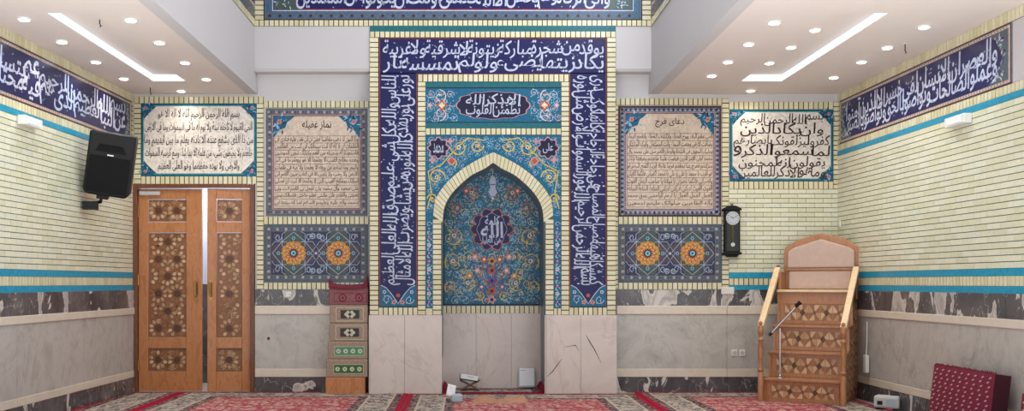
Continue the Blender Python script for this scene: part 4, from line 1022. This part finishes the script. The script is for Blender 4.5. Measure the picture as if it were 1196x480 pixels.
m.add(vs, fs, M['red_cloth']); tag(m.build('top_cloth', t, smooth=True), 'sagging dark red cloth')

# ================================================================= LOUDSPEAKER
t = thing('loudspeaker', (-3.655, -1.38, 2.46), math.radians(14), 'black tilted loudspeaker hung on the brick wall beside the wooden door', 'loudspeaker')
tl = bpy.data.objects.new('cabinet', None)
Rs = Matrix.Rotation(math.radians(9), 4, 'X') @ Matrix.Rotation(math.radians(8), 4, 'Y')
class FT(Fr): pass
o_ = Rs @ Vector((0, 0, 0)); Fsx = Fr((0, -.16, 0), Rs @ Vector((1, 0, 0)), Rs @ Vector((0, 0, 1)), Rs @ Vector((0, -1, 0)))
body = [(-.225, -.31), (.20, -.31), (.225, -.27), (.225, .31), (-.225, .31), (-.225, -.27)]
body = [(-.19, -.32), (.19, -.32), (.225, -.28), (.225, .32), (-.225, .32), (-.225, -.28)]
m = MB(); m.prism(Fsx, body, -.28, 0, M['black_plastic']); m.build('cabinet', t, bevel=.02)
m = MB(); m.prism(Fsx, [(-.19, -.29), (.19, -.29), (.2, -.26), (.2, .08), (-.2, .08), (-.2, -.26)], .001, .012, M['grille']); m.build('grille', t, bevel=.004)
m = MB(); m.prism(Fsx, [(-.2, .10), (.2, .10), (.2, .29), (-.2, .29)], .001, .006, M['black_plastic'])
m.prism(Fsx, [(-.15, .125), (.15, .125), (.11, .20), (-.11, .20)], .0061, .016, M['grille']); m.build('horn', t)
m = MB(); m.fbox(Fsx, -.03, .03, .09, .103, .0125, .015, M['white_plastic']); m.build('badge', t)
m = MB(); m.tube([Fsx.p(-.05, -.32, -.14), Fsx.p(-.05, -.40, -.15), Fsx.p(-.13, -.42, -.17)], .018, M['black_plastic']); m.fbox(Fsx, -.09, .02, -.36, -.315, -.2, -.06, M['black_plastic'])
m.box(-.27, -.13, -.05, .09, -.44, -.36, M['black_plastic']); m.build('wall_bracket', t)

# ================================================================= CLOCK
cx, cz = P0(853, 0)[0], 0
t = thing('pendulum_clock', (cx, -.014, 1.87), 0, 'dark pendulum wall clock with round pale dial beside the prayer panel', 'clock')
FC = Fr((0, 0, 0), (1, 0, 0), (0, 0, 1), (0, -1, 0))
m = MB(); m.fbox(FC, -.088, .088, -.25, .24, 0, .085, M['wood_dark'] if 0 else M['black_plastic'])
m.prism(FC, [(-.11, .24), (.11, .24), (.095, .262), (.05, .285), (0, .295), (-.05, .285), (-.095, .262)], 0, .10, M['black_plastic'])
m.fbox(FC, -.105, .105, -.275, -.25, 0, .10, M['black_plastic']); m.prism(FC, [(-.08, -.275), (.08, -.275), (.05, -.305), (-.05, -.305)], 0, .08, M['black_plastic'])
m.build('case', t, bevel=.005)
m = MB(); m.fbox(FC, -.07, .07, -.235, .225, .086, .089, M['glass_dark']); m.build('door_glass', t)
m = MB(); m.tube([FC.p(0, .145, .089), FC.p(0, .145, .096)], .078, M['dial'], 32)
o = m.build('dial', t)
m = MB()
for k in range(12):
    a = PI*k/6; m.fbox(Fr(FC.p(.062*math.sin(a), .145+.062*math.cos(a), .0965), (math.cos(a), 0, -math.sin(a)), (math.sin(a), 0, math.cos(a)), (0, -1, 0)), -.0025, .0025, -.008, .008, 0, .001, M['black_plastic'])
m.build('hour_marks', o)
for ang, ln, wd in ((305, .035, .006), (60, .052, .004)):
    a = math.radians(ang); m = MB(); m.fbox(Fr(FC.p(0, .145, .098), (math.cos(a), 0, -math.sin(a)), (math.sin(a), 0, math.cos(a)), (0, -1, 0)), -wd/2, wd/2, -.008, ln, 0, .001, M['black_plastic']); m.build('hand', o)
m = MB(); m.tube([FC.p(0, .06, .095), FC.p(0, -.14, .095)], .003, M['brass']); m.tube([FC.p(0, -.16, .092), FC.p(0, -.16, .098)], .024, M['chrome'], 20); m.build('pendulum', t)
m = MB(); m.lathe((0, -.05, .292), [(.02, 0), (.012, .012), (.018, .025), (.004, .045)], M['chrome']); m.build('finial', t, smooth=True)

# ================================================================= WALL FITTINGS
def box_thing(name, F, a, bb, w_, h_, d_, mat, label, cat, group=None, extra=None, d0=.03):
    t = thing(name, tuple(F.p(a, bb, d0)), 0, label, cat, group); G = Fr((0, 0, 0), F.u, F.v, F.n)
    m = MB(); m.fbox(G, -w_/2, w_/2, -h_/2, h_/2, 0, d_, M[mat]); m.build('housing', t, bevel=min(.006, h_/6)); 
    if extra: extra(t, G)
    return t
def lamp_extra(t, G):
    m = MB(); m.fbox(G, -.12, .12, -.025, .03, .0705, .075, M['paper']); m.build('diffuser', t)
box_thing('emergency_light', FL, -2.62, 2.715, .34, .085, .07, 'white_plastic', 'white emergency light under the frieze, on the loudspeaker wall', 'lamp', None, lamp_extra, .015)
box_thing('emergency_light', FRt, 2.80, 2.70, .34, .085, .07, 'white_plastic', 'white emergency light under the frieze, on the wall above the red cushion', 'lamp', None, lamp_extra, .015)
def sock(t, G):
    m = MB(); m.tube([G.p(0, 0, .0125), G.p(0, 0, .016)], .024, M['grey_plastic'], 20)
    for s_ in (-1, 1): m.tube([G.p(s_*.009, 0, .0162), G.p(s_*.009, 0, .0168)], .003, M['black_plastic'])
    m.build('socket_face', t)
def sw(t, G):
    m = MB(); m.fbox(G, -.022, .022, -.026, .026, .0125, .016, M['white_plastic']); m.build('rocker', t)
p = P0(858, 412); box_thing('wall_socket', F0, p[0]-.01, p[1], .07, .08, .012, 'white_plastic', 'white socket low on the marble beside the minbar, farther from the minbar', 'socket', None, sock, .02)
p = P0(866, 412); box_thing('wall_socket', F0, p[0]+.0, p[1], .07, .08, .012, 'white_plastic', 'white socket low on the marble beside the minbar, nearer to the minbar', 'socket', None, sock, .02)
p = P0(337, 344); box_thing('wall_switch', F0, p[0], p[1], .07, .07, .012, 'white_plastic', 'small white plate on the dark marble strip near the door', 'switch', None, sw, .024)
p = P0(849, 339); box_thing('wall_switch', F0, p[0], p[1]-.005, .15, .085, .012, 'white_plastic', 'wide white plate on the dark marble strip below the clock', 'switch', None, sw, .024)
p = P0(986, 262); box_thing('wall_switch', FRt, .10, 1.95, .05, .08, .012, 'white_plastic', 'small white box on the bricks above the minbar back', 'switch', None, sw, .014)
# phone charger cable by the minbar side
t = thing('power_adapter', (4.3, -.72+.0, 0), 0, 'white power adapter hanging on a cable beside the minbar', 'adapter')
t.location = tuple(FRt.p(.90, .40, .035)); m = MB(); G = Fr((0, 0, 0), FRt.u, FRt.v, FRt.n)
m.fbox(G, -.035, .035, -.1, .09, 0, .04, M['white_plastic']); m.build('housing', t, bevel=.006)
m = MB(); m.tube([G.p(0, .09, .02), G.p(.003, .25, .012), G.p(-.004, .45, .008)], .005, M['white_plastic']); m.build('cable', t, smooth=True)
# red wall hook and thin hooks on the ceilings
p = P0(314, 395); t = thing('wall_hook', (p[0], -.02, p[1]), 0, 'tiny red hook on the marble near the door', 'hook')
m = MB(); m.tube([(0, 0, 0), (0, -.02, 0), (.008, -.03, .012)], .008, M['red_rug']); m.build('peg', t, smooth=True)
m = MB(); m.tube([(0, -.001, 0), (0, -.004, 0)], .016, M['rug_dark'], 14); m.build('plate', t)
for (x, y, z, lab) in ((-3.55, -.45, CEIL, 'thin metal hook hanging from the ceiling near the loudspeaker'), (-3.13, -3.1, CEIL+.075, 'thin metal hook hanging inside the light coffer, loudspeaker side'), (4.03, -2.45, CEIL, 'thin metal hook hanging from the ceiling on the minbar side')):
    t = thing('ceiling_hook', (x, y, z), 0, lab, 'hook')
    m = MB(); m.tube([(0, 0, 0), (0, 0, -.008)], .02, M['white_plastic'], 14); m.build('plate', t); m = MB(); m.tube([(0, 0, -.008), (0, 0, -.07), (.012, 0, -.085), (.0, 0, -.095)], .005, M['black_plastic']); m.build('hook', t)

# ================================================================= THINGS ON THE FLOOR
t = thing('tissue_box', (-.145, -1.06, 0), math.radians(8), 'pale blue tissue pack with one white tissue standing up, on the carpet', 'tissues')
m = MB(); m.box(-.02, .10, -.06, .06, .001, .09, M['pale_blue']); m.build('pack', t, bevel=.02)
m = MB(); Ft = Fr((-.035, -.03, .07), (1, 0, -.25), (.25, 0, 1), (0, -1, 0)); vs = []; fs = []
for j in range(7):
    for i in range(7):
        x = -.045+.09*i/6; z = .0+.12*j/6; vs.append(Ft.p(x, z, .008*math.sin(i*1.1+j*.8)-.03*(z/.12)))
for j in range(6):
    for i in range(6): fs.append((j*7+i, j*7+i+1, (j+1)*7+i+1, (j+1)*7+i))
m.add(vs, fs, M['paper']); o = m.build('tissue', t, smooth=True); md = o.modifiers.new('thick', 'SOLIDIFY'); md.thickness = .002
t = thing('book_stand', (.04, .12, 0), 0, 'low crossed folding book stand in the mihrab recess, under the white book', 'book stand')
for s_ in (-1, 1):
    m = MB(); Fk = Fr((0, 0, .062), (1, 0, s_*.5), (-s_*.5, 0, 1), (0, -1, 0)); m.fbox(Fk, -.13, .13, -.006, .006, -.07, .07, M['wood_dark']); m.build('board', t, bevel=.003)
t = thing('book', (.04, .10, .135), 0, 'thick white book lying tilted on the folding stand', 'book')
Fk = Fr((0, 0, 0), (1, 0, -.16), (.16, 0, 1), (0, -1, .1))
m = MB(); m.fbox(Fk, -.115, .09, -.012, .045, -.07, .09, M['paper']); m.build('pages', t, bevel=.004)
m = MB(); m.fbox(Fk, -.122, .098, -.024, -.012, -.075, .095, M['black_plastic']); m.fbox(Fk, -.122, -.1155, -.012, .04, -.075, .095, M['brown']); m.build('cover', t)
m = MB(); m.fbox(Fk, -.03, .04, .022, .026, .0905, .0915, M['text']); m.build('title', t)
t = thing('picture_board', (.72, .285, 0), 0, 'pale grey framed board leaning upright in the mihrab recess', 'board')
Fk = Fr((0, 0, .02), (1, 0, 0), (0, .16, 1), (0, -1, .16))
m = MB(); m.fbox(Fk, -.10, .10, 0, .235, -.008, .012, M['grey_plastic']); m.build('frame', t, bevel=.003)
m = MB(); m.fbox(Fk, -.085, .088, .016, .225, .0121, .0135, M['paper']); m.build('sheet', t)
m = MB(); m.fbox(Fk, -.075, -.02, .195, .199, .0136, .0142, M['text']); m.build('caption', t)
m = MB()                                      # crumpled tan cloth
vs = []; fs = []; R = random.Random(2); nx, ny = 44, 12; x0 = .05; x1 = .64
for j in range(ny+1):
    for i in range(nx+1):
        u = i/nx; v = j/ny; x = x0+(x1-x0)*u; y = -1.15+.28*v+.01*math.sin(u*9)
        hh = math.sin(PI*v)**.6*(.052+.022*math.sin(u*7+1)+.010*math.sin(u*19+v*4)+.006*math.sin(u*41+v*9))*(min(1, (u+.03)*6, (1.02-u)*9)); vs.append((x-.34, y+1.0, max(.001, hh)))
for j in range(ny):
    for i in range(nx): fs.append((j*(nx+1)+i, j*(nx+1)+i+1, (j+1)*(nx+1)+i+1, (j+1)*(nx+1)+i))
k = len(vs); vs += [(v[0], v[1], 0) for v in vs[:k]]; fs += [tuple(k+q for q in f[::-1]) for f in fs[:nx*ny]]
m.add(vs, fs, M['tan_cloth']); o = m.build('folded_cloth', smooth=True); o.location = (.35, -1.0, 0); tag(o, 'long crumpled orange tan cloth lying on the carpet before the mihrab', 'cloth')
# grey radio
t = thing('radio', (4.225, -1.62, 0), math.radians(-32), 'small grey radio on the floor between the minbar and the red cushion', 'radio')
m = MB(); m.box(-.125, .115, -.055, .055, .012, .135, M['grey_plastic']); m.build('body', t, bevel=.022)
m = MB(); m.box(-.09, -.04, -.0585, -.0555, .045, .085, M['glass_dark']); m.build('cassette_window', t); m = MB(); m.box(-.005, .085, -.0585, -.0555, .04, .10, M['pale_blue']); m.build('speaker_grille', t)
m = MB()
for q in range(4): m.box(-.09+q*.03, -.068+q*.03, -.03, .0, .1355, .142, M['white_plastic'])
m.build('buttons', t)
for q in (-.10, .05): m = MB(); m.box(q, q+.04, -.04, .04, .0, .012, M['black_plastic']); m.build('foot', t)

# floor cushions leaning on the wall
cm = NT('maroon_weave', .95); v_ = cm.noise(cm.coord(), 90, 3); cm.color(cm.ramp(v_, [(.3, '#5c1228'), (.7, '#86203c')])); cm.bump(v_, .5); M['cushion'] = cm.m
M['cushion_dark'] = plain('dark_maroon_weave', '#3d0f1e', .95, vary=.25, scale=70); M['motif'] = plain('pale_pink_thread', '#cc9ca0', .95)
def cushion(loc, rz, L, H, T_, lean, label):
    t = thing('floor_cushion', loc, rz, label, 'cushion')
    # local x = length, z = height, front faces -y; leaning back by lean
    Fk = Fr((0, 0, 0), (1, 0, 0), (0, lean, 1), (0, -1, lean)); m = MB(); nx, nz = 20, 10; vs = []; fs = []
    def puff(u, v): return .022*(math.sin(PI*u)*math.sin(PI*v))**.5
    for sd in (1, -1):
        for j in range(nz+1):
            for i in range(nx+1):
                u, v = i/nx, j/nz; vs.append(Fk.p(-L/2+L*u, .004+H*v, (T_/2+puff(u, v)) if sd > 0 else -(T_/2+puff(u, v)*.3)))
    N = (nx+1)*(nz+1)
    for j in range(nz):
        for i in range(nx):
            q = (j*(nx+1)+i, j*(nx+1)+i+1, (j+1)*(nx+1)+i+1, (j+1)*(nx+1)+i); fs.append(q); fs.append(tuple(N+z for z in q[::-1]))
    m.add(vs, fs, M['cushion'])
    rim = list(range(nx+1))+[j*(nx+1)+nx for j in range(1, nz+1)]+[nz*(nx+1)+i for i in range(nx-1, -1, -1)]+[j*(nx+1) for j in range(nz-1, 0, -1)]
    k0 = len(m.v)-len(vs)
    for a in range(len(rim)):
        c_ = (a+1) % len(rim); m.f.append([rim[a], N+rim[a], N+rim[c_], rim[c_]]); m.m.append(m.mi(M['cushion_dark']))
    body = m.build('cover', t)
    m = MB(); nc_ = 9
    for i in range(nc_):
        u = (i+.6)/(nc_+.2); rows_ = 14
        for j in range(rows_):
            v = (j+.4)/(rows_+.4); x = -L/2+L*u+(.012 if j % 2 else -.012); z = H*v+.004; d_ = T_/2+puff(u, v)+.003
            m.flat(Fk, [(x-.022, z-.004), (x-.006, z-.010), (x+.022, z+.004), (x+.006, z+.010)], d_, M['motif'])
    m.build('woven_motifs', body)
    m = MB(); R = random.Random(3)
    for i in range(34):
        x = -L/2+L*(i+.5)/34; h_ = R.uniform(.012, .024); m.tube([Fk.p(x, H, T_/2-.01), Fk.p(x+.006, H+h_, T_/2-.005)], [.010, .004], M['cushion'], 6)
    m.build('fringe', t); return t
rzc = math.radians(-90)+SR
cushion((4.18, -3.21, 0), rzc, .98, .535, .13, .12, 'long dark red cushion with rows of pale motifs, leaning on the marble wall')
cushion((4.19, -4.62, 0), rzc, .95, .43, .15, .10, 'lower dark red cushion cut off by the picture edge, beyond the long cushion')

# ================================================================= CEILING LIGHTS
def downlight(x, y, z, warm, label, group, energy):
    t = thing('downlight', (x, y, z), 0, label, 'ceiling light', group)
    m = MB(); m.tube([(0, 0, 0), (0, 0, -.006), (0, 0, -.010)], [.062, .060, .050], M['white_plastic'], 24); m.build('trim_ring', t, smooth=True)
    m = MB(); m.tube([(0, 0, -.0105), (0, 0, -.016)], [.045, .038], M['lamp_warm' if warm else 'lamp_cool'], 20); m.build('bulb', t)
    l = bpy.data.lights.new('lamp_beam', 'SPOT'); l.energy = energy; l.spot_size = math.radians(150); l.spot_blend = 1; l.shadow_soft_size = .04
    l.color = (1, .90, .78) if warm else (.72, .89, 1); o = bpy.data.objects.new('lamp_beam', l); COL.objects.link(o); o.parent = t; o.location = (0, 0, -.03)
    return t
E = 24
ys = [-.87, -1.67, -2.49, -3.26]
ordn = ['nearest the back wall', 'second from the back wall', 'third from the back wall', 'fourth from the back wall']
for i, y in enumerate(ys):
    downlight(-3.69, y-.03, CEIL, i in (0, 2), 'downlight in the loudspeaker wall row, '+ordn[i], 'downlights over the door bay', E)
    downlight(-2.81, y, CEIL, i in (0, 2), 'downlight in the nave edge row above the door, '+ordn[i], 'downlights over the door bay', E)
    downlight(3.93, (-.96, -1.7, -2.3, -3.04)[i], CEIL, i in (0, 2), 'downlight in the minbar side wall row, '+ordn[i], 'downlights over the minbar bay', E)
    downlight(2.60, (-1.05, -1.7, -2.43, -3.18)[i], CEIL, i in (0, 2), 'downlight in the nave edge row above the minbar, '+ordn[i], 'downlights over the minbar bay', E)
downlight(-3.27, -.22, CEIL, True, 'single round downlight just above the panel over the wooden door', 'downlights over the door bay', E*.6)
downlight(3.25, -.24, CEIL, True, 'single round downlight just above the three row verse panel', 'downlights over the minbar bay', E*.6)
for i, y in enumerate((-1.32, -2.0, -2.65)):
    downlight(3.13, y, CEIL+.075, i != 1, 'downlight inside the coffer above the minbar, '+ordn[i], 'downlights over the minbar bay', E)
bpy.data.objects.remove(_to)
